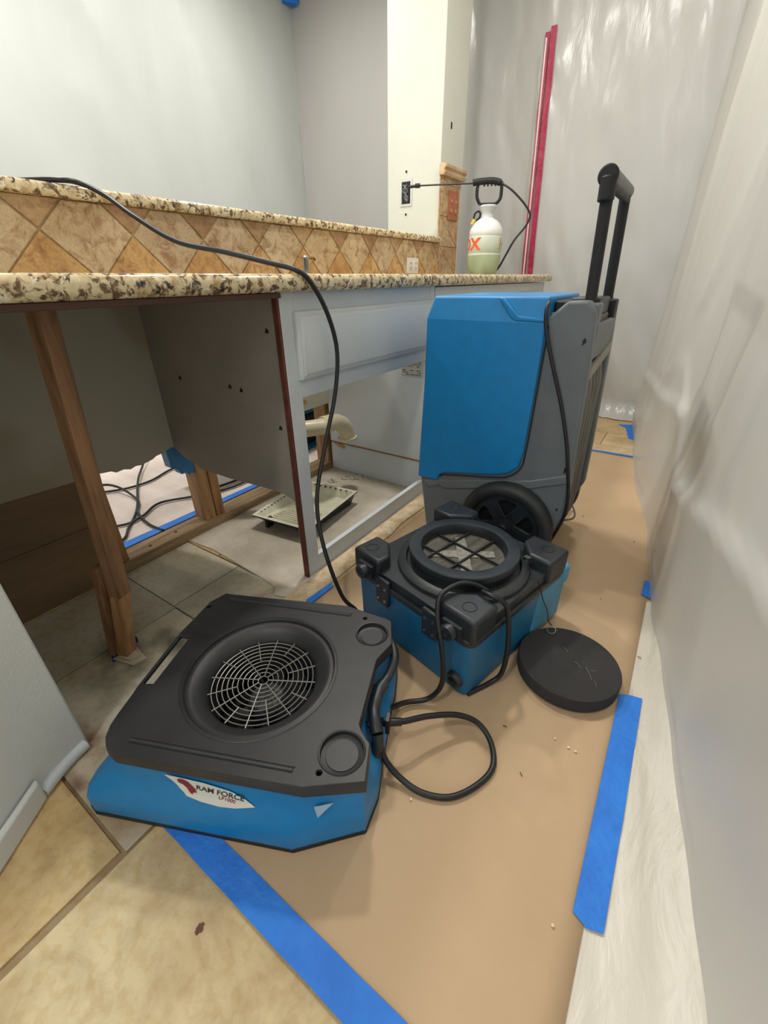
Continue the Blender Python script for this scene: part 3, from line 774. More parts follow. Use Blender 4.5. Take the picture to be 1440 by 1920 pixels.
# spec sticker on the inner panel
st = cb('sticker', mat('paper sticker', (196, 194, 186), .6), (-.995, -.893, 1.6238, 1.6252, .532, .600), bevel=0)
bm = B()
rn = random.Random(2)
for r_ in range(7):
    z = .592-.0085*r_; x = -.99
    if r_ in (3,): continue
    while x < -.905:
        L = rn.uniform(.006, .018)
        if rn.random() < .8: box(bm, x-XC, min(x+L, -.9)-XC, 1.6232-.832, 1.6239-.832, z-.0045, z)
        x += L+.003
obj('small_print', bm, mat('grey print', (120, 118, 112), .7), cab)

# far cabinet run, mostly hidden behind the dehumidifier
c2 = empty('base_cabinet', (XC, 2.42, 0), 0, 'closed white base cabinet at the far end, hidden behind the blue dehumidifier', 'cabinet')
bm = B(); box(bm, XW+.003-XC, -.019, -.755, .75, .0, .868); obj('carcass', bm, PAINT, c2, bevel=.001)
bm = B(); box(bm, -.019, 0, -.755, .75, .0, .868); obj('face_frame', bm, PAINT, c2, bevel=.001)
for k in range(2):
    for z0, z1, nm in ((.655, .822, 'drawer_front'), (.10, .63, 'door')):
        bm = B(); raised(bm, -.72+.74*k, -.02+.74*k, z0, z1, .0); obj(nm, bm, PAINT, c2, bevel=.001, seg=1)

# ------------------------------------------------------------------ leaning prop
pr = empty('wooden_prop', (-1.06, .302, 0), 0, 'dark leaning wooden prop holding up the worktop over the open alcove', 'wooden post')
def beam(bm, a, b_, w_, d_, ang=0):
    a = Vector(a); b_ = Vector(b_); T = (b_-a).normalized()
    X = Vector((math.cos(ang), math.sin(ang), 0)); X = (X-X.dot(T)*T).normalized(); Y = T.cross(X)
    vs = []
    for p in (a, b_):
        for sx, sy in ((-1, -1), (1, -1), (1, 1), (-1, 1)): vs.append(bm.verts.new(p+X*w_/2*sx+Y*d_/2*sy))
    for f in ((3, 2, 1, 0), (4, 5, 6, 7), (0, 1, 5, 4), (1, 2, 6, 5), (2, 3, 7, 6), (3, 0, 4, 7)): bm.faces.new([vs[i] for i in f])
bm = B(); beam(bm, (.036, .027, .21), (.062, .065, .8595), .034, .036, .3); obj('upper_post', bm, WOODD, pr, bevel=.0015)
bm = B(); beam(bm, (.002, .002, .004), (.036, .027, .215), .033, .032, .3); o = obj('lower_post', bm, WOOD, pr, bevel=.0015)
bm = B(); beam(bm, (-.02, -.012, .012), (.02, .012, .30), .018, .034, .3); obj('splice_board', bm, WOODD, pr, bevel=.001)
bm = B(); prism(bm, [(-.012, -.03), (.055, -.012), (.062, .022), (.0, .03)], .0, .006); prism(bm, [(.0, -.02), (.04, -.008), (.045, .018), (.005, .02)], .006, .011); obj('shim', bm, mat('pale shim', (190, 178, 156), .8), pr, bevel=.001)
bm = B(); prism(bm, [(-.045, -.02), (-.005, -.035), (.0, -.03), (-.012, -.012), (-.018, .035)], .0, .002)
prism(bm, [(-.018, -.020), (-.045, .0), (-.02, .045)], .0, .02)
obj('tape_scrap', bm, mat('dark blue tape', (36, 56, 132), .6), pr)

# ------------------------------------------------------------------ drain pipe and things beyond the hole
dp = empty('drain_pipe', (-1.20, 1.285, .355), 0, 'cream plastic drain pipe ending in a downturned elbow inside the sink cabinet', 'drain pipe')
bm = B(); tube(bm, [(-.215, -.24, .0), (-.10, -.14, .0), (0, 0, .0), (.004, .045, .0)], .0335, 24, 6); obj('pipe', bm, CREAMP, dp, smooth=True)
bm = B(); tube(bm, [(.004, .04, .0), (.008, .10, -.002), (.012, .15, -.024), (.014, .176, -.06), (.015, .182, -.092)], .0365, 24, 8); obj('elbow', bm, CREAMP, dp, smooth=True)
bm = B(); tube(bm, [(.015, .182, -.088), (.0152, .1825, -.100)], .043, 24, 0); obj('elbow_rim', bm, CREAMP, dp, bevel=.003)
bm = B(); tube(bm, [(.003, .032, 0), (.006, .052, 0)], .0385, 24, 0); obj('coupling', bm, CREAMP, dp, bevel=.002)
dv = empty('black_case', (-1.95, 2.05, 0), math.radians(4), 'black plastic case with a blue lid standing beyond the drain opening', 'case')
bm = B(); box(bm, -.17, .17, -.36, .36, .02, .20); obj('body', bm, DARK, dv, bevel=.015)
bm = B(); box(bm, -.175, .175, -.365, .365, .20, .235); obj('lid', bm, BLUE, dv, bevel=.012)
for sy in (-.3, 0, .3): obj('rib', one(box, .168, .18, sy-.02, sy+.02, .03, .19), BLACK, dv, bevel=.003)
bm = B(); box(bm, .10, .22, -.34, .34, .0, .02); obj('base', bm, BLUE, dv, bevel=.004)
dt = empty('duct_hose', (-1.85, 1.9, .42), 0, 'grey ribbed duct hose crossing behind the drain opening', 'duct')
bm = B()
tube(bm, [(0, -.9, -.04), (0, -.3, -.01), (.0, .25, .02), (.0, .9, .03)], .085, 24, 8); obj('hose', bm, mat('grey duct', (170, 160, 152), .6, scale=12, col2=(140, 130, 124)), dt, smooth=True)
for yy in (-.34, .14):
    bm = B(); tube(bm, [(.088*math.cos(a), yy, .005+.088*math.sin(a)) for a in [2*math.pi*i/24 for i in range(24)]], .006, 6, 0, closed=True)
    obj('hoop', bm, mat('dark blue hoop', (60, 62, 92), .5), dt, smooth=True)
# cords on the bright paper
CG = 'black cords tangled on the pinkish paper beyond the opened wall'
CP = [[(-1.80, 0.20, .30), (-2.05, .55, .12), (-2.12, .80, .05), (-1.92, .82, .02), (-1.79, .752, .02), (-1.66, .725, .016), (-1.568, .73, .014)],
      [(-2.60, 1.35, .30), (-2.35, 1.12, .06), (-2.1, .93, .03), (-1.83, .77, .02), (-1.70, .66, .016), (-1.63, .595, .016), (-1.62, .45, .016)],
      [(-2.45, .5, .016), (-2.14, .776, .016), (-2.07, .95, .016), (-2.12, 1.12, .016), (-2.09, 1.24, .02), (-2.3, 1.6, .016), (-2.5, 2.0, .016)],
      [(-2.0, .4, .016), (-1.766, .634, .016), (-1.745, .74, .018), (-1.80, .86, .018), (-1.72, 1.01, .016), (-1.66, 1.2, .016), (-1.72, 1.6, .016)],
      [(-2.65, 1.5, .25), (-2.343, 1.314, .05), (-2.05, 1.17, .02), (-1.84, 1.07, .016), (-1.74, 1.06, .016), (-1.70, 1.3, .016)]]
LB = ['black cord coming down left over the pinkish paper and ending at the blue tape', 'black cord running from the top middle of the wall opening down to the left',
      'thin black cord curving across the upper part of the pinkish paper', 'black cord bending low across the pinkish paper to the middle studs', 'black cord coming down to the middle studs from behind the blue box']
for p, l in zip(CP, LB):
    bm = B(); tube(bm, p, .0055, 8, 8); tag(obj('power_cord', bm, RUBBER, smooth=True), l, 'cord')

# ------------------------------------------------------------------ paint tray
tr = empty('paint_tray', (-1.175, 1.16, .003), math.radians(7), 'used black roller tray full of wet cream paint inside the cabinet', 'paint tray')
def tray_loops(bm, loops):
    prev = None
    for (x0, x1, y0, y1, zs) in loops:
        vs = [bm.verts.new(v) for v in ((x0, y0, zs[0]), (x1, y0, zs[0]), (x1, y1, zs[1]), (x0, y1, zs[1]))]
        if prev:
            for k in range(4): bm.faces.new((prev[k], prev[(k+1) % 4], vs[(k+1) % 4], vs[k]))
        prev = vs
    bm.faces.new(prev)
    return prev
bm = B()
tray_loops(bm, [(-.115, .115, -.16, .165, (.03, .0)), (-.132, .132, -.185, .18, (.055, .055)), (-.14, .14, -.19, .188, (.055, .055)), (-.14, .14, -.19, .188, (.061, .061)), (-.128, .128, -.178, .176, (.061, .061)), (-.112, .112, -.16, .16, (.034, .006))])
obj('tray', bm, mat('black tray', (28, 28, 28), .4), tr, bevel=.003)
bm = B()
tray_loops(bm, [(-.1395, .1395, -.189, .187, (.0612, .0612)), (-.128, .128, -.178, .176, (.0625, .0625)), (-.113, .113, -.158, .158, (.036, .022))])
obj('paint', bm, TRAYP, tr, bevel=.002)
bm = B()
for k in range(9): tube(bm, [(-.085+.0*k, -.150+.016*k, .040-.0006*k), (.0, -.145+.016*k, .040-.0006*k), (.085, -.150+.016*k, .040-.0006*k)], .0024, 6, 2)
obj('ramp_ridges', bm, TRAYP, tr, smooth=True)
bm = B(); rn = random.Random(4)
for k in range(16):
    y = -.15+.021*k; h = rn.uniform(.004, .014)
    prism(bm, [(y, .0605), (y+rn.uniform(.006, .013), .0605), (y+.004, .0605-h)], -.1300+.0012, -.1245, 'x')
for k in range(8):
    x = -.11+.028*k
    prism(bm, [(x, .061), (x+rn.uniform(.006, .012), .061), (x+.004, .061-rn.uniform(.005, .01))], .168, .1725, 'y')
obj('bare_rim_patches', bm, DARK, tr)
for sx in (-.09, .09): obj('leg', one(box, sx-.008, sx+.008, -.165, -.13, .0, .04), DARK, tr, bevel=.002)
# pencil scribble on the slab
bm = B()
sc = [[(-1.30, 1.545), (-1.285, 1.53), (-1.268, 1.535), (-1.262, 1.555)], [(-1.292, 1.56), (-1.272, 1.575)], [(-1.265, 1.57), (-1.245, 1.55), (-1.225, 1.565)], [(-1.262, 1.595), (-1.24, 1.575), (-1.21, 1.57)], [(-1.27, 1.61), (-1.245, 1.63), (-1.215, 1.615), (-1.205, 1.595)],
      [(-1.33, 1.49), (-1.315, 1.50), (-1.30, 1.48), (-1.285, 1.49)], [(-1.335, 1.475), (-1.31, 1.465), (-1.30, 1.475), (-1.325, 1.495), (-1.34, 1.51)]]
for s in sc: tube(bm, [(x, y, .0035) for x, y in s], .0016, 6, 5)
tag(obj('pencil_marks', bm, mat('pencil', (108, 98, 86), .8)), 'scribbled pencil letters on the bare slab behind the paint tray', 'writing')

# ------------------------------------------------------------------ long cord over the counter
bm = B()
LC = [(-1.72, .40, 1.125), (-1.56, .58, 1.1255), (-1.44, .665, 1.1262), (-1.42, .713, 1.123), (-1.35, .735, 1.092), (-1.25, .736, 1.044), (-1.12, .754, .985), (-1.0, .798, .960), (-.90, .850, .935), (-.84, .872, .920), (-.822, .905, .892), (-.815, .953, .816), (-.815, .982, .719), (-.815, .961, .604), (-.808, .897, .478), (-.785, .815, .335), (-.735, .773, .207), (-.665, .757, .07), (-.626, .775, .015), (-.585, .735, .012), (-.50, .665, .012), (-.43, .625, .012)]
tube(bm, LC, .0062, 10, 8)
tag(obj('power_cord', bm, RUBBER, smooth=True), 'long black cord draped from the ledge over the worktop edge down to the floor', 'cord')

# ------------------------------------------------------------------ sprayer
sp = empty('pump_sprayer', (-1.128, 2.75, .912), 0, 'white translucent pump sprayer half full of green liquid on the worktop end', 'sprayer')
TANK = mat('translucent tank', (226, 228, 222), .3)
prof = [(0, 0), (.075, 0), (.088, .02), (.099, .06), (.104, .10), (.1045, .13), (.1015, .135), (.1015, .14), (.105, .146), (.105, .235), (.102, .24), (.102, .245), (.105, .25), (.100, .285), (.085, .315), (.062, .338), (.040, .35), (.036, .353)]
def split(bm, z0, z1, extra=0):
    p = []
    for (r0, a), (r1, b_) in zip(prof, prof[1:]):
        if b_ <= z0 or a >= z1: continue
        if a < z0: r0, a = r0+(r1-r0)*(z0-a)/(b_-a), z0
        if b_ > z1: r1, b_ = r0+(r1-r0)*(z1-a)/(b_-a), z1
        if not p: p.append((r0+extra, a))
        p.append((r1+extra, b_))
    lathe(bm, p, 48)
bm = B(); split(bm, .0, .36); obj('tank', bm, TANK, sp, smooth=True)
bm = B(); split(bm, .0, .125, .0008); o = obj('liquid_level', bm, mat('green liquid', (146, 162, 122), .3, scale=9, col2=(166, 178, 146), stretch=(1, 1, .4)), sp, smooth=True)
bm = B(); split(bm, .125, .24, .0008); obj('label_wrap', bm, mat('pale green tint', (192, 202, 182), .35), sp, smooth=True)
bm = B(); lathe(bm, [(.040, .345), (.036, .36), (.036, .385), (.048, .405), (.052, .42), (.046, .428), (0, .43)], 32); obj('collar', bm, mat('grey white collar', (206, 208, 208), .4), sp, smooth=True)
vd = Vector((1.12, -2.76, 0)).normalized()      # towards the aisle
a0 = math.atan2(vd.y, vd.x)
def bend(c, r=.1065, ang=a0-1.36):
    th = ang + c.x/r; return Vector((r*math.cos(th)+0, r*math.sin(th), c.y)) + Vector((math.cos(th), math.sin(th), 0))*c.z
bm = text_bm('HDX', .105, Matrix.Translation((0, 0, .188)), .0004, bend=bend, spacing=1.0, bold=.035)
o = obj('lettering', bm, mat('orange print', (226, 96, 40), .5), sp); o['label'] = 'orange capital letters HDX'
def bend2(c): return bend(c, .1065, a0+1.98)
bm = text_bm('HDX', .105, Matrix.Translation((0, 0, .188)), .0004, bend=bend2, spacing=.92)
obj('lettering', bm, mat('faded orange print', (190, 140, 104), .5), sp)
# pump handle: D grip seen side on (plane roughly facing the camera)
sp.scale = (.9, .9, .795)
rx = Vector((.926, .376, 0)).normalized()
def hp(u, z): return (rx.x*u, rx.y*u, z)
bm = B(); tube(bm, [hp(-.052, .435), hp(.045, .435)], .0085, 10, 0)
tube(bm, [hp(-.052, .435), hp(-.072, .47), hp(-.076, .52), hp(-.072, .545)], .010, 10, 5); tube(bm, [hp(.045, .435), hp(.068, .465), hp(.070, .52), hp(.068, .545)], .010, 10, 5)
obj('pump_handle', bm, DARK, sp, smooth=True)
bm = B(); tube(bm, [hp(-.105, .558), hp(-.07, .563), hp(.0, .566), hp(.04, .560), hp(.072, .545)], lambda t: .020 if t < .9 else .014, 12, 6)
for k in range(5): tube(bm, [hp(-.04+.022*k, .545), hp(-.03+.022*k, .545)], .010, 8, 0)
obj('trigger_grip', bm, DARK, sp, smooth=True)
bm = B(); tube(bm, [hp(-.10, .556), hp(-.25, .558), hp(-.452, .558)], .0055, 8, 3); obj('wand', bm, RUBBER, sp, smooth=True)
bm = B(); tube(bm, [hp(-.43, .558), hp(-.46, .558)], .014, 12, 0); tube(bm, [hp(-.46, .556), hp(-.50, .552), hp(-.505, .54)], .009, 8, 3); obj('nozzle', bm, DARK, sp, bevel=.002)
bm = B(); tube(bm, [hp(.07, .548), hp(.13, .51), hp(.20, .445), hp(.245, .39), hp(.258, .355), hp(.24, .30), hp(.18, .215), hp(.14, .13), hp(.10, .045), hp(.062, .008)], .0065, 8, 8); obj('hose', bm, RUBBER, sp, smooth=True)
bm = B(); tube(bm, [hp(-.085, .335), hp(-.078, .38), hp(-.058, .395), hp(-.045, .38), hp(-.05, .355), hp(-.07, .34)], .006, 8, 5); obj('relief_loop', bm, DARK, sp, smooth=True)
bm = B(); tube(bm, [hp(-.092, .315), hp(-.078, .345)], .009, 8, 0)
for v in bm.verts: v.co += vd*.03
obj('relief_valve', bm, mat('yellow valve', (226, 196, 60), .4), sp)

# ------------------------------------------------------------------ large low fan (air mover)
F1 = empty('air_mover', (-.715, .055, .004), math.radians(24.5), 'large low blue fan with flat black top and round wire grille, nearest the camera', 'fan')
top_out = [(.085, .450), (.075, .452), (.050, .415), (.042, .345), (.038, .318), (.036, .302), (.036, .150), (.038, .135), (.040, .09), (.0425, .066), (.050, .045), (.064, .029), (.085, .020), (.428, .016), (.528, .040), (.5235, .105), (.516, .113), (.503, .128), (.497, .140), (.502, .292), (.507, .303), (.528, .343), (.517, .412), (.505, .420), (.40, .451)]
def slot_pts(x0, x1, y0, y1): return [(x0, y0), (x1, y0), (x1, y1), (x0, y1)]
ZT = .178
GC = (.268, .2275)
holes = [circle(GC[0], GC[1], .152, 64), circle(.478, .366, .034, 28), circle(.478, .083, .038, 28), [(.0415, .160), (.064, .163), (.066, .292), (.0425, .295)], circle(.452, .414, .005, 10), circle(.449, .043, .005, 10), circle(.056, .398, .006, 10)]
bm = B(); plate_holes(bm, top_out, holes, ZT-.010, ZT)
o = obj('top_plate', bm, BLACK, F1, bevel=.003, seg=2)
def skirtloops(bm, loops):
    prev = None
    for lp in loops:
        vs = [bm.verts.new(v) for v in lp]
        if prev:
            n = len(vs)
            for k in range(n): bm.faces.new((prev[k], prev[(k+1) % n], vs[(k+1) % n], vs[k]))
        prev = vs
cxm, cym = .28, .235
def off(pts, d, z):
    out = []
    for x, y in pts:
        dx = d if x > cxm else -d; dy = d if y > cym else -d
        out.append((x+dx*(abs(x-cxm)/.25), y+dy*(abs(y-cym)/.2), z))
    return out
bm = B()
def rimz(pts, z): return [(x, y, max(z, ZT-.008) if (x < .06 and .14 < y < .31) else z) for x, y, _ in pts]
skirtloops(bm, [[(x, y, ZT-.004) for x, y in top_out], off(top_out, .001, ZT-.010), rimz(off(top_out, .001, 0), ZT-.028), rimz(off(top_out, -.006, 0), ZT-.032)])
obj('top_plate_rim', bm, BLACK, F1, smooth=True, ang=35)
# bowl
bm = B()
T_ = Matrix.Translation((GC[0], GC[1], 0))
lathe(bm, [(.160, ZT+.0005), (.157, ZT+.002), (.154, ZT+.002), (.152, ZT-.002), (.1515, ZT-.006), (.147, ZT-.004), (.138, ZT-.006), (.125, ZT-.014), (.115, ZT-.026), (.109, ZT-.040), (.107, ZT-.052), (.107, ZT-.13)], 72, T_)
obj('intake_ring', bm, BLACK, F1, smooth=True, ang=50)
bm = B()
for k in range(1, 11):
    r = .0105*k
    tube(bm, [(GC[0]+r*math.cos(a), GC[1]+r*math.sin(a), ZT-.030) for a in [2*math.pi*i/(24+4*k) for i in range(24+4*k)]], .0011, 5, 0, closed=True)
for k in range(16):
    a = 2*math.pi*k/16+.1; r0 = .0105 if k % 2 == 0 else (.052 if k % 4 == 1 else .073)
    tube(bm, [(GC[0]+r0*math.cos(a), GC[1]+r0*math.sin(a), ZT-.0285), (GC[0]+.112*math.cos(a), GC[1]+.112*math.sin(a), ZT-.0285)], .0013, 5, 0)
obj('grille', bm, GRILLE, F1, smooth=True)
# rotor inside
bm = B()
lathe(bm, [(0, .10), (.034, .098), (.042, .088), (.044, .03), (0, .03)], 32, T_)
for k in range(9):
    a = 2*math.pi*k/9
    pv = []
    for r, dz, tw in ((.040, 0, 0), (.100, .0, .22)):
        for e in (-1, 1):
            aa = a+tw+e*.13
            pv.append(bm.verts.new((GC[0]+r*math.cos(aa), GC[1]+r*math.sin(aa), .085+e*.014)))
    bm.faces.new((pv[0], pv[1], pv[3], pv[2]))
lathe(bm, [(0, .022), (.106, .022)], 32, T_)
obj('rotor', bm, mat('grey rotor', (44, 46, 48), .5), F1, smooth=True, ang=30)
for (x, y, r) in ((.478, .366, .034), (.478, .083, .038)):
    bm = B(); lathe(bm, [(r+.004, ZT), (r+.003, ZT+.002), (r, ZT+.001), (r-.001, ZT-.008), (r-.009, ZT-.010), (r-.0095, ZT-.0085), (0, ZT-.0085)], 36, Matrix.Translation((x, y, 0)))
    obj('cup_recess', bm, BLACK, F1, smooth=True, ang=40)
for (a, b_) in (((.100, .046), (.405, .040)), ((.096, .430), (.416, .418))):
    bm = B(); tube(bm, [(a[0], a[1], ZT+.0005), (b_[0], b_[1], ZT+.0005)], .0042, 8, 0); obj('rib', bm, BLACK, F1, smooth=True)
    bm = B(); tube(bm, [(a[0]-.002, a[1]+.006, ZT-.0005), (b_[0]+.002, b_[1]+.006, ZT-.0005)], .0022, 6, 0); obj('groove', bm, BLACK, F1, smooth=True)
# blue body: neck and flared skirt
neck = [((x*.985+.003) if not (.13 < y < .31 and x < .1) else (.084 if .14 < y < .31 else .066), y*.985+.003) for x, y in top_out]
base_out = [(.03, .47), (.02, .47), (-.008, .44), (-.012, .38), (-.014, .335), (.078, .300), (.078, .152), (-.016, .125), (-.018, .10), (-.022, .05), (-.018, .022), (-.008, .006), (.008, -.002), (.400, -.004), (.522, .046), (.535, .105), (.535, .12), (.534, .14), (.533, .16), (.533, .26), (.533, .29), (.535, .34), (.53, .42), (.515, .45), (.41, .47)]
bm = B()
mix = lambda t, z: [(a[0]*(1-t)+b_[0]*t, a[1]*(1-t)+b_[1]*t, z) for a, b_ in zip(neck, base_out)]
skirtloops(bm, [off(neck, -.001, ZT-.026), off(neck, -.001, .118), mix(.12, .098), mix(.45, .080), mix(.80, .062), mix(.93, .052), mix(1.0, .040), mix(1.0, .0126)])
obj('shell', bm, BLUE, F1, smooth=True, ang=28)
bm = B(); prism(bm, [(x*1.004-.001, y*1.004-.001) for x, y in base_out], .0, .0125); obj('rubber_base', bm, DARK, F1, bevel=.002)
# decal
A_ = Vector((.186-.004, .0, .132)); 
dn_ = Vector((0, -1, .05)).normalized()
bm = B()
dec = [(.172, .139), (.205, .137), (.245, .133), (.290, .122), (.318, .108), (.336, .094), (.30, .086), (.27, .084), (.235, .087), (.207, .093), (.197, .105), (.188, .120)]
DY = [(.200, .0199), (.118, .0199), (.098, .0161), (.080, .0085), (.062, .0006), (.0, -.004)]
def decy(z):
    for (z1, y1), (z2, y2) in zip(DY, DY[1:]):
        if z >= z2: return y2+(y1-y2)*(z-z2)/(z1-z2)
    return DY[-1][1]
def decpoly(bm, pts, o=.0008):
    f = bm.faces.new([bm.verts.new((x, 0, z)) for x, z in pts])
    bmesh.ops.triangulate(bm, faces=[f])
    for _ in range(3): bmesh.ops.subdivide_edges(bm, edges=bm.edges[:], cuts=1, use_grid_fill=True)
    bmesh.ops.triangulate(bm, faces=bm.faces[:])
    for v in bm.verts: v.co.y = decy(v.co.z)-o
DZ = lambda x: .0
decpoly(bm, dec)
o = obj('decal', bm, mat('white decal', (222, 224, 216), .4), F1); o['label'] = 'white pointed maker sticker'
def bflat(c): return Vector((c.x, 0, c.y))
def on_face(s, size, x, z, m, rot=0, dz=0):
    bm = text_bm(s, size, Matrix.Identity(4), .0, spacing=1.0, slant=.15)
    for v in bm.verts:
        X_ = x+v.co.x; Z_ = z+v.co.y - (v.co.x)*.10; v.co = Vector((X_, decy(Z_)-.0016, Z_))
    o = obj('lettering', bm, m, F1); return o
INK = mat('dark ink', (38, 38, 52), .5)
o = on_face('RAM FORCE', .0165, .272, .1125, INK); o['label'] = 'dark words RAM FORCE'
o = on_face('LP1000', .0105, .284, .100, mat('red ink', (160, 60, 70), .5)); o['label'] = 'red model line'
bm = B()
rf = [(.197, .134), (.207, .1345), (.215, .129), (.219, .121), (.226, .112), (.228, .104), (.221, .103), (.219, .098), (.214, .103), (.210, .112), (.203, .119), (.197, .122), (.195, .128)]
decpoly(bm, rf, .0016); obj('emblem', bm, mat('dark red emblem', (136, 24, 44), .5), F1)
bm = B()
tri = [(.442, .117), (.448, .093), (.4745, .124)]
vs = []
for x, z in tri:
    t_ = (x-.428)/.10; vs.append(bm.verts.new((x, decy(z)+.0235*t_-.0035, z)))
bm.faces.new(vs); obj('sticker', bm, mat('clear sticker', (158, 186, 206), .3), F1)
# side handle and cord entry (local coordinates)
def L1(p):
    q = Vector(p)-Vector((-.715, .055, .004)); a = -math.radians(24.5)
    return Vector((q.x*math.cos(a)-q.y*math.sin(a), q.x*math.sin(a)+q.y*math.cos(a), q.z))
bm = B(); tube(bm, [L1(p) for p in ((-.405, .622, .150), (-.371, .588, .140), (-.362, .549, .125), (-.362, .520, .122))], .0105, 10, 6); obj('handle_strap', bm, BLACK2, F1, smooth=True)
bm = B(); tube(bm, [L1(p) for p in ((-.360, .528, .122), (-.360, .51, .120), (-.352, .485, .118), (-.346, .468, .115), (-.330, .448, .112), (-.312, .432, .104))], .0135, 12, 6)
for k in range(12):
    t_ = k/11; a = Vector((-.362, .515, .121)).lerp(Vector((-.325, .440, .110)), t_); a += Vector((-.012, -.004, 0))*math.sin(math.pi*t_)
    bmesh.ops.create_icosphere(bm, subdivisions=1, radius=.0065, matrix=Matrix.Translation(L1(a)+Vector((-.011, 0, .002))))
obj('grip', bm, BLACK2, F1, smooth=True)
bm = B(); tube(bm, [L1((-.312, .432, .104)), L1((-.306, .424, .09)), L1((-.309, .415, .06))], .012, 10, 5); obj('handle_end', bm, BLACK2, F1, smooth=True)
bm = B(); tube(bm, [L1((-.305, .432, .06)), L1((-.308, .420, .045)), L1((-.313, .405, .03)), L1((-.316, .395, .022))], lambda t: .016*math.sin(math.pi*(.12+.76*t)), 12, 6); obj('plug', bm, RUBBER, F1, smooth=True)
bm = B(); q = L1((-.312, .468, .098)); box(bm, q.x-.004, q.x+.006, q.y-.011, q.y+.011, q.z-.024, q.z+.018)
tube(bm, [q, q+(L1((-.290, .487, .094))-q)*1.0], .0085, 10, 0); obj('strain_relief', bm, RUBBER, F1, bevel=.0015)
bm = B(); tube(bm, [L1(p) for p in ((-.312, .470, .098), (-.287, .492, .092), (-.255, .542, .075), (-.21, .592, .055), (-.168, .613, .035), (-.130, .596, .020), (-.108, .552, .013), (-.122, .500, .011), (-.157, .451, .011), (-.208, .428, .012), (-.257, .425, .022), (-.292, .428, .045), (-.308, .436, .075))], .0062, 10, 8)
o = obj('cord', bm, RUBBER, F1, smooth=True); o['label'] = 'black cord looping over the brown paper'

# ------------------------------------------------------------------ second fan / air scrubber (box form)
ang2 = math.radians(76-90)
F2 = empty('air_scrubber', (-.224, .673, .0045), ang2, 'blue box shaped air mover with black lid and round filter intake, beside the foam disc', 'fan')
# local: +x = right/front edge direction reversed -> box spans x in [-.40,0], y in [0,.43]
W2, D2 = .40, .425
def rrect(x0, x1, y0, y1, r, n=4):
    p = []
    for cx_, cy_, a0_ in ((x1-r, y1-r, 0), (x0+r, y1-r, 90), (x0+r, y0+r, 180), (x1-r, y0+r, 270)):
        for k in range(n+1):
            a = math.radians(a0_+90*k/n); p.append((cx_+r*math.cos(a), cy_+r*math.sin(a)))
    return p
bm = B()
lps = []
for z, ins, r in ((.0, .012, .014), (.006, .004, .018), (.06, .003, .02), (.150, .0, .022), (.176, -.002, .022)):
    lps.append([(x, y, z) for x, y in rrect(-W2+ins, -ins, ins, D2-ins, r)])
skirtloops(bm, lps); bm.faces.new([bm.verts.new((x, y, .001)) for x, y, z in lps[0]])
# carry lip on the right end
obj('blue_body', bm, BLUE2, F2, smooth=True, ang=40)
bm = B(); prism(bm, rrect(-W2+.10, .002, .285, D2+.015, .012), .012, .165); prism(bm, rrect(-W2+.12, .006, D2-.012, D2+.024, .012), .13, .186); o = obj('outlet_housing', bm, mat('pale dusty blue', (58, 138, 176), .55, scale=8, col2=(84, 152, 182)), F2, bevel=.006); o['label'] = 'paler dusty blue end housing'
bm = B(); prism(bm, rrect(-W2-.004, .004, -.004, D2-.01, .024), .166, .186); obj('lid_flange', bm, BLACK2, F2, bevel=.004)
CX, CY = -.190, .203
bm = B(); plate_holes(bm, rrect(-W2+.004, -.004, .004, D2-.018, .03), [circle(CX, CY, .125, 64)], .186, .212); obj('lid', bm, BLACK2, F2, bevel=.006, seg=3)
for i, (x0, x1, y0, y1) in enumerate(((-.105, .006, -.004, .085), (-W2-.006, -W2+.095, -.004, .085), (-.105, .006, D2-.11, D2-.012), (-W2-.006, -W2+.11, D2-.105, D2-.012))):
    bm = B(); 
    sx = 1 if x0 > -.2 else -1; sy = 1 if y0 > .2 else -1
    # block with a corner cut toward the ring
    if sx > 0 and sy < 0: pts = [(x1, y0), (x1, y1), (x0+.05, y1), (x0, y1-.045), (x0, y0)]
    elif sx < 0 and sy < 0: pts = [(x1, y0), (x1, y1-.045), (x1-.05, y1), (x0, y1), (x0, y0)]
    elif sx > 0: pts = [(x1, y0), (x1, y1), (x0, y1), (x0, y0+.05), (x0+.045, y0)]
    else: pts = [(x1-.05, y0), (x1, y0+.05), (x1, y1), (x0, y1), (x0, y0)]
    if sx*((pts[1][0]-pts[0][0])*(pts[2][1]-pts[1][1])) and False: pass
    prism(bm, pts, .184, .250)
    cb_ = obj('corner_block', bm, BLACK2, F2, bevel=.009, seg=3)
    cx_ = (x0+x1)/2+sx*.012; cy_ = (y0+y1)/2+sy*.008
    bm = B(); tube(bm, [(cx_+.016*math.cos(a), cy_+.016*math.sin(a), .2505) for a in [2*math.pi*k/20 for k in range(20)]], .0016, 6, 0, closed=True)
    obj('round_mark', bm, BLACK2, cb_, smooth=True)
T2 = Matrix.Translation((CX, CY, 0))
bm = B(); lathe(bm, [(.178, .210), (.176, .222), (.165, .228), (.155, .230), (.152, .224), (.150, .215)], 64, T2); obj('outer_ring', bm, BLACK2, F2, smooth=True, ang=50)
bm = B(); lathe(bm, [(.152, .214), (.151, .222), (.139, .224), (.139, .246), (.145, .248), (.147, .250), (.147, .262), (.145, .265), (.119, .266), (.115, .265), (.113, .262), (.110, .240), (.109, .205)], 64, T2); obj('intake_collar', bm, BLACK2, F2, smooth=True, ang=32)
bm = B(); lathe(bm, [(0, .234), (.110, .234)], 48, T2); obj('filter', bm, mat('dirty filter mesh', (112, 108, 98), .8, scale=60, col2=(72, 70, 64), stretch=(1, .12, 1), bump=.8, bscale=200), F2)
bm = B()
R45 = Matrix.Rotation(math.radians(18), 4, 'Z')
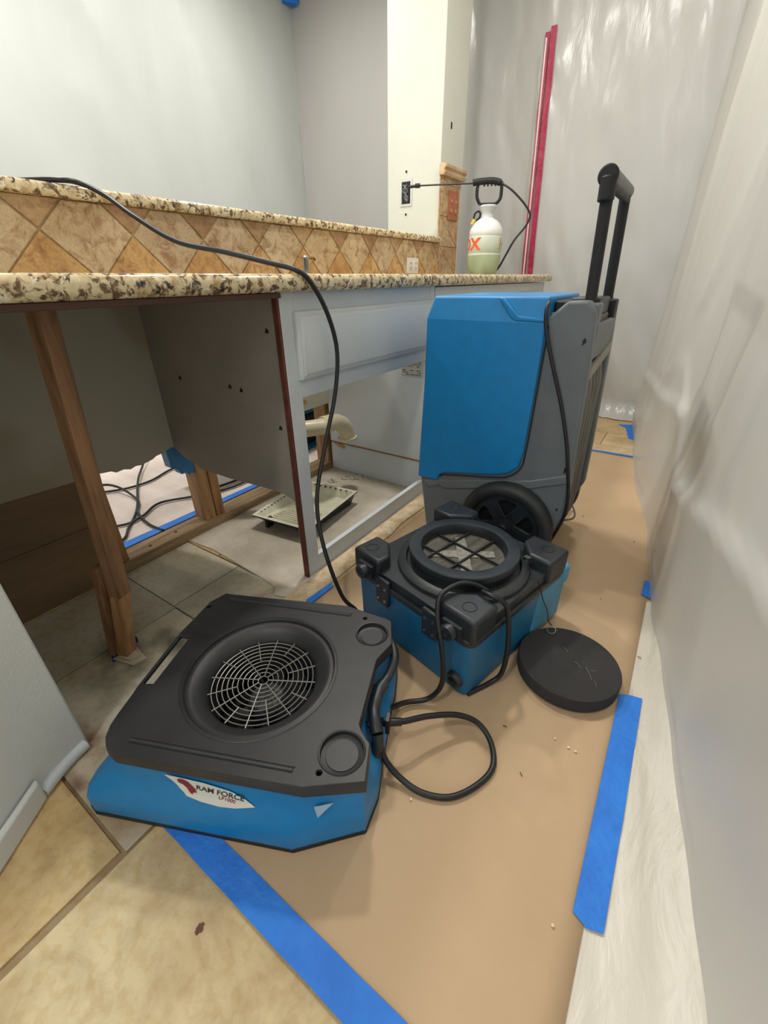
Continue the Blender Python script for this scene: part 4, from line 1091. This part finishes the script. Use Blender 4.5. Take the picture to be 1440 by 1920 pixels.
def bar2(bm, a, b_, w_, h0, h1, Mx):
    a = Vector(a+(0,)); b_ = Vector(b_+(0,)); T = (b_-a).normalized(); N = Vector((-T.y, T.x, 0))*w_/2
    lo = [a-N, b_-N, b_+N, a+N]; vs = [bm.verts.new(Mx @ (p+Vector((0, 0, h)))) for h in (h0, h1) for p in lo]
    for f in ((0, 3, 2, 1), (4, 5, 6, 7), (0, 1, 5, 4), (1, 2, 6, 5), (2, 3, 7, 6), (3, 0, 4, 7)): bm.faces.new([vs[i] for i in f])
MX = T2
for s in (-.052, .022, ):
    L = math.sqrt(.108**2-s*s)
    bar2(bm, (-L, s), (L, s), .005, .238, .243, MX); bar2(bm, (s, -L), (s, L), .005, .238, .243, MX)
obj('filter_bars', bm, DARK, F2)
bm = B()
MX2 = T2 @ Matrix.Rotation(math.radians(45), 4, 'Z')
star = []
for k in range(8):
    a = math.pi/4*k; r = .085 if k % 2 == 0 else .022
    if k % 2 == 0: star += [(r*math.cos(a-.16), r*math.sin(a-.16)), (r*math.cos(a+.16), r*math.sin(a+.16))]
    else: star.append((r*math.cos(a), r*math.sin(a)))
prism(bm, star, .2345, .2375, 'z', MX2); obj('grey_cross', bm, mat('pale mesh', (168, 166, 154), .7, scale=80, col2=(130, 128, 118), bump=.6, bscale=300), F2)
for (x, z) in ((-.345, .212), (-.048, .205)):
    bm = B(); RM = Matrix.Translation((x, .0, z)) @ Matrix.Rotation(math.pi/2, 4, 'X')
    box(bm, -.026, .026, -.018, .018, .0, .016, RM)
    lathe(bm, [(0, .030), (.009, .030), (.010, .034), (.018, .034), (.020, .028), (.020, .022), (.016, .020), (.018, .010), (.018, .0)], 24, RM); obj('round_knob', bm, BLACK2, F2, smooth=True, ang=40)
for x in (-.285, -.118):
    hg = B(); box(hg, x-.024, x+.024, -.011, .0, .128, .208); h_ = obj('hinge', hg, BLACK2, F2, bevel=.003)
    for dx in (-.013, .013):
        for z in (.143, .182): obj('rivet', one(lathe, [(0, .0135), (.0042, .013), (.0045, .010)], 10, Matrix.Translation((x+dx, 0, z)) @ Matrix.Rotation(math.pi/2, 4, 'X')), STEEL, h_, smooth=True)
bm = B(); RM = Matrix.Translation((-.035, .004, .045)) @ Matrix.Rotation(math.pi/2, 4, 'X'); lathe(bm, [(0, .006), (.010, .006), (.012, .014), (.018, .014), (.021, .008), (.022, .0)], 24, RM); obj('drain_knob', bm, BLACK2, F2, smooth=True)
bm = B(); RM = Matrix.Translation((-.06, D2-.109, .226)) @ Matrix.Rotation(math.pi/2, 4, 'X'); lathe(bm, [(0, .012), (.007, .010), (.009, 0)], 16, RM); box(bm, -.068, -.053, D2-.121, D2-.108, .209, .242); obj('latch', bm, STEEL, F2, smooth=True, ang=40)
def L2(p):
    q = Vector(p)-Vector((-.224, .673, .0045)); a = -ang2
    return Vector((q.x*math.cos(a)-q.y*math.sin(a), q.x*math.sin(a)+q.y*math.cos(a), q.z))
bm = B()
tube(bm, [L2(p) for p in ((-.245, .80, .245), (-.27, .785, .262), (-.298, .757, .272), (-.318, .70, .268), (-.309, .670, .235), (-.287, .648, .19), (-.273, .640, .12), (-.273, .634, .06), (-.296, .615, .022), (-.338, .576, .020), (-.352, .515, .045), (-.335, .48, .07), (-.318, .47, .085))], .0062, 10, 8)
o = obj('cord', bm, RUBBER, F2, smooth=True)
bm = B(); tube(bm, [L2(p) for p in ((-.245, .77, .262), (-.222, .760, .268), (-.200, .768, .258), (-.186, .785, .22), (-.172, .785, .12), (-.172, .772, .04), (-.190, .752, .012), (-.225, .69, .010))], .0062, 10, 8); obj('cord', bm, RUBBER, F2, smooth=True)

# foam disc with ring and lanyard
fd = empty('foam_disc', (-.042, .896, .0045), 0, 'round black foam plug lying on brown paper with a wire lanyard and split ring', 'foam disc')
FO = mat('charcoal foam', (52, 50, 50), .85, scale=6, col2=(44, 42, 42), bump=.2, bscale=300)
tilt = Matrix.Rotation(math.radians(-1.2), 4, 'X')
bm = B(); lathe(bm, [(0, 0), (.120, 0), (.1225, .002), (.123, .032), (.121, .036), (0, .036)], 72, tilt @ Matrix.Translation((0, 0, .001))); obj('pad', bm, FO, fd, smooth=True, ang=40)
bm = B(); rn = random.Random(8)
for (x, y, l, a) in ((.03, -.005, .022, 2.5), (-.01, .03, .018, 2.3), (.06, -.03, .04, 2.1), (.052, .0, .014, .4), (.075, -.055, .03, 1.9)):
    tube(bm, [(x, y, .0372), (x+l*.5*math.cos(a)+.002, y+l*.5*math.sin(a), .0374), (x+l*math.cos(a), y+l*math.sin(a), .0372)], .0007, 5, 3)
obj('scratch', bm, mat('pale scratch', (120, 116, 110), .8), fd)
bm = B(); tube(bm, [(-.066+.011*math.cos(a), .086+.011*math.sin(a), .040+.004*math.sin(a)) for a in [2*math.pi*k/24 for k in range(24)]], .0012, 6, 0, closed=True); obj('split_ring', bm, STEEL, fd, smooth=True)
bm = B(); tube(bm, [(-.069, .098, .045), (-.083, .122, .035), (-.091, .106, .085), (-.101, .061, .150), (-.112, .020, .226), (-.138, .040, .240), (-.150, .055, .232)], .0013, 6, 6); obj('lanyard', bm, DARK, fd, smooth=True)

# ------------------------------------------------------------------ dehumidifier
DH = empty('dehumidifier', (-.45, 1.465, .004), 0, 'tall grey wheeled dehumidifier with bright blue front cover and raised pull handle', 'dehumidifier')
ox, oy = -.45, 1.465
def PX(pts): return [(x-ox, z) for x, z in pts]
Y0, Y1 = 1.285-oy, 1.645-oy
# core body between the cheeks
core = PX([(-.665, .03), (-.655, .012), (-.30, .012), (-.232, .08), (-.215, .20), (-.225, .80), (-.30, .81), (-.66, .81), (-.69, .30)])
bm = B(); prism(bm, core, Y0+.03, Y1-.03, 'y'); obj('core', bm, mat('dusty back', (122, 120, 112), .8, scale=14, col2=(96, 96, 92), stretch=(1, 1, .3), bump=.15), DH, bevel=.006)
side = PX([(-.672, .06), (-.655, .012), (-.30, .012), (-.255, .03), (-.211, .16), (-.186, .225), (-.190, .37), (-.204, .70), (-.213, .818), (-.233, .842), (-.286, .840), (-.322, .806), (-.335, .80), (-.66, .80), (-.70, .25)])
for nm, ya, yb in (('near', Y0, Y0+.045), ('far', Y1-.045, Y1)):
    bm = B(); prism(bm, side, ya, yb, 'y'); obj('side_cheek', bm, GREY, DH, bevel=.008, seg=3)
# lower side step (wheel shroud line)
bm = B(); prism(bm, PX([(-.66, .215), (-.62, .235), (-.60, .225), (-.3, .30), (-.192, .345), (-.192, .375), (-.30, .33), (-.60, .26), (-.69, .24)]), Y0-.006, Y0+.01, 'y'); obj('side_moulding', bm, GREY, DH, bevel=.004)
# blue cover
lowp = PX([(-.708, .250), (-.628, .250), (-.620, .275), (-.600, .288), (-.420, .320), (-.375, .335), (-.345, .365), (-.336, .415), (-.331, .60), (-.328, .785), (-.694, .785), (-.695, .59)])
def loft_y(bm, profs):
    """list of (profile, y) rings capped at both ends"""
    rings = [[bm.verts.new((x, y, z)) for x, z in p] for p, y in profs]
    for a, b_ in zip(rings, rings[1:]):
        n = len(a)
        for k in range(n): bm.faces.new((a[k], a[(k+1) % n], b_[(k+1) % n], b_[k]))
    bm.faces.new(rings[0][::-1]); bm.faces.new(rings[-1])
bm = B()
prism(bm, lowp, Y0-.008, Y1+.008, 'y')
upb = [(-.694, .785), (-.328, .785), (-.328, .785), (-.694, .785)]
va = [bm.verts.new((x-ox, y, z)) for x, y, z in ((-.694, Y0-.008, .785), (-.328, Y0-.008, .785), (-.328, Y1+.008, .785), (-.694, Y1+.008, .785))]
vb = [bm.verts.new((x-ox, y, z)) for x, y, z in ((-.676, Y0+.006, .848), (-.332, Y0+.006, .850), (-.332, Y1-.006, .850), (-.676, Y1-.006, .848))]
for k in range(4): bm.faces.new((va[k], va[(k+1) % 4], vb[(k+1) % 4], vb[k]))
bm.faces.new(vb)
bmesh.ops.remove_doubles(bm, verts=bm.verts, dist=.0005)
obj('front_cover', bm, BLUE, DH, bevel=.007, seg=3)
bm = B()
prism(bm, PX([(-.47, .846), (-.455, .846), (-.405, .802), (-.333, .796), (-.333, .786), (-.415, .788), (-.43, .796)]), Y0-.0095, Y0+.02, 'y'); obj('cover_ridge', bm, BLUE, DH, bevel=.004)
bm = B(); tube(bm, [(x-ox, Y0-.006, z) for x, z in ((-.615, .268), (-.600, .281), (-.420, .313), (-.372, .329), (-.340, .362), (-.331, .415), (-.326, .60), (-.323, .78))], .0022, 6, 4); obj('cover_seam', bm, DARK, DH, smooth=True)
# top recess and control panel
bm = B(); box(bm, -.33-ox, -.255-ox, Y0+.05, Y1-.05, .80, .838); obj('control_recess', bm, DARK, DH, bevel=.005)
bm = B(); box(bm, -.30-ox, -.225-ox, Y0+.10, Y1-.10, .80, .845); obj('rear_bridge', bm, BLACK2, DH, bevel=.006)
# back: ribs, handle bay
DU = mat('dusty rib', (138, 134, 124), .85, scale=14, col2=(108, 106, 100), stretch=(1, 1, .3), bump=.15)
for k in range(5):
    y = Y0+.075+.052*k
    bm = B(); prism(bm, PX([(-.226, .10), (-.205, .12), (-.197, .22), (-.203, .60), (-.212, .655), (-.235, .665), (-.24, .10)]), y-.011, y+.011, 'y'); obj('back_rib', bm, DU, DH, bevel=.007, seg=3)
bm = B(); box(bm, -.224-ox, -.208-ox, Y0+.04, Y1-.04, .69, .785); obj('handle_bay', bm, GREY, DH, bevel=.006)
bm = B(); beam(bm, (-.207-ox, Y0+.03, .655), (-.207-ox, Y1-.03, .700), .012, .030, 0); obj('strap', bm, mat('pale strap', (150, 146, 134), .7), DH, bevel=.002)
# handle
HA, HB = 1.335-oy, 1.595-oy
for y in (HA, HB):
    bm = B(); tube(bm, [(-.236-ox, y, .74), (-.252-ox, y, 1.095)], .0145, 16, 0); obj('handle_pole', bm, DARK, DH, smooth=True, ang=60)
    bm = B(); box(bm, -.262-ox, -.210-ox, y-.026, y+.026, .775, .835); obj('pole_socket', bm, DARK if y == HB else GREY, DH, bevel=.006)
bm = B(); tube(bm, [(-.254-ox, HA-.008, 1.102), (-.254-ox, HB+.022, 1.102)], .0195, 20, 0); o = obj('grip_bar', bm, mat('worn grey grip', (122, 124, 124), .6, scale=40, col2=(96, 98, 98)), DH, bevel=.006)
bm = B(); tube(bm, [(-.254-ox, HA-.022, 1.100), (-.254-ox, HA-.004, 1.100)], .0225, 20, 0); tube(bm, [(-.252-ox, HA-.012, 1.10), (-.250-ox, HA-.012, 1.05)], .0185, 14, 0); obj('grip_end', bm, DARK, DH, bevel=.004)
bm = B(); tube(bm, [(-.246-ox, HA+.014, 1.082), (-.246-ox, HB-.01, 1.082)], .010, 12, 0); obj('grip_underside', bm, DARK, DH, smooth=True)
# wheels
def wheel(yc, s):
    R_ = .157; WM = Matrix.Translation((-.358-ox, yc, R_)) @ Matrix.Rotation(math.pi/2*s, 4, 'X')
    bm = B(); lathe(bm, [(.113, .0), (.113, .034), (.118, .044), (.128, .050), (.141, .050), (.150, .044), (.156, .032), (.157, .020), (.154, .004), (.146, 0)], 64, WM, closed=True)
    tr_ = obj('wheel', bm, mat('black tyre', (34, 36, 38), .5, scale=20, col2=(48, 50, 50)), DH, smooth=True, ang=50)
    bm = B(); lathe(bm, [(0, .012), (.114, .012), (.114, .004), (0, .004)], 48, WM); obj('wheel_disc', bm, DARK, tr_)
    bm = B(); hl = []
    for k in range(5):
        a = 2*math.pi*k/5+math.radians(90)
        hl.append([(r_*math.cos(a+q), r_*math.sin(a+q)) for r_, q in ((.036, 0), (.062, -.26), (.086, -.36), (.094, -.30), (.098, 0), (.094, .30), (.086, .36), (.062, .26))])
    plate_holes(bm, circle(0, 0, .1145, 48), hl, .014, .030)
    for v in bm.verts: v.co = WM @ v.co
    obj('spokes', bm, BLACK2, tr_, bevel=.003)
    bm = B(); lathe(bm, [(0, .050), (.010, .050), (.014, .046), (.015, .040), (.028, .038), (.030, .030), (.030, .010)], 32, WM); obj('hub', bm, BLACK2, tr_, smooth=True, ang=40)
wheel(1.283-oy, 1); wheel(1.647-oy, -1)
bm = B(); tube(bm, [(x-ox, y-oy, z) for x, y, z in ((-.253, 1.66, .03), (-.240, 1.70, .004), (-.212, 1.735, .004), (-.216, 1.79, .004), (-.240, 1.80, .03), (-.25, 1.66, .05))], .0035, 8, 4); obj('kick_stand', bm, mat('dull steel', (110, 108, 104), .5, metal=.8), DH, smooth=True)
bm = B(); tube(bm, [(x-ox, y-oy, z) for x, y, z in ((-.345, 1.33, .838), (-.335, 1.290, .836), (-.333, 1.272, .815), (-.326, 1.272, .772), (-.298, 1.274, .692), (-.254, 1.276, .581), (-.220, 1.277, .477), (-.201, 1.277, .398), (-.184, 1.28, .312), (-.182, 1.285, .237), (-.20, 1.295, .16), (-.225, 1.33, .08))], .0052, 10, 8)
o = obj('power_cord', bm, RUBBER, DH, smooth=True); o['label'] = 'black cord hanging down the side'
for (x, z, s) in ((-.226, .745, .010), (-.205, .385, .012), (-.208, .250, .006)):
    bm = B(); prism(bm, [(x-ox-s*.5, z-s), (x-ox+s*.5, z), (x-ox, z+s), (x-ox-s*.5, z+s*.4)], Y0-.0012, Y0+.002, 'y'); obj('scuff', bm, DARK, DH)
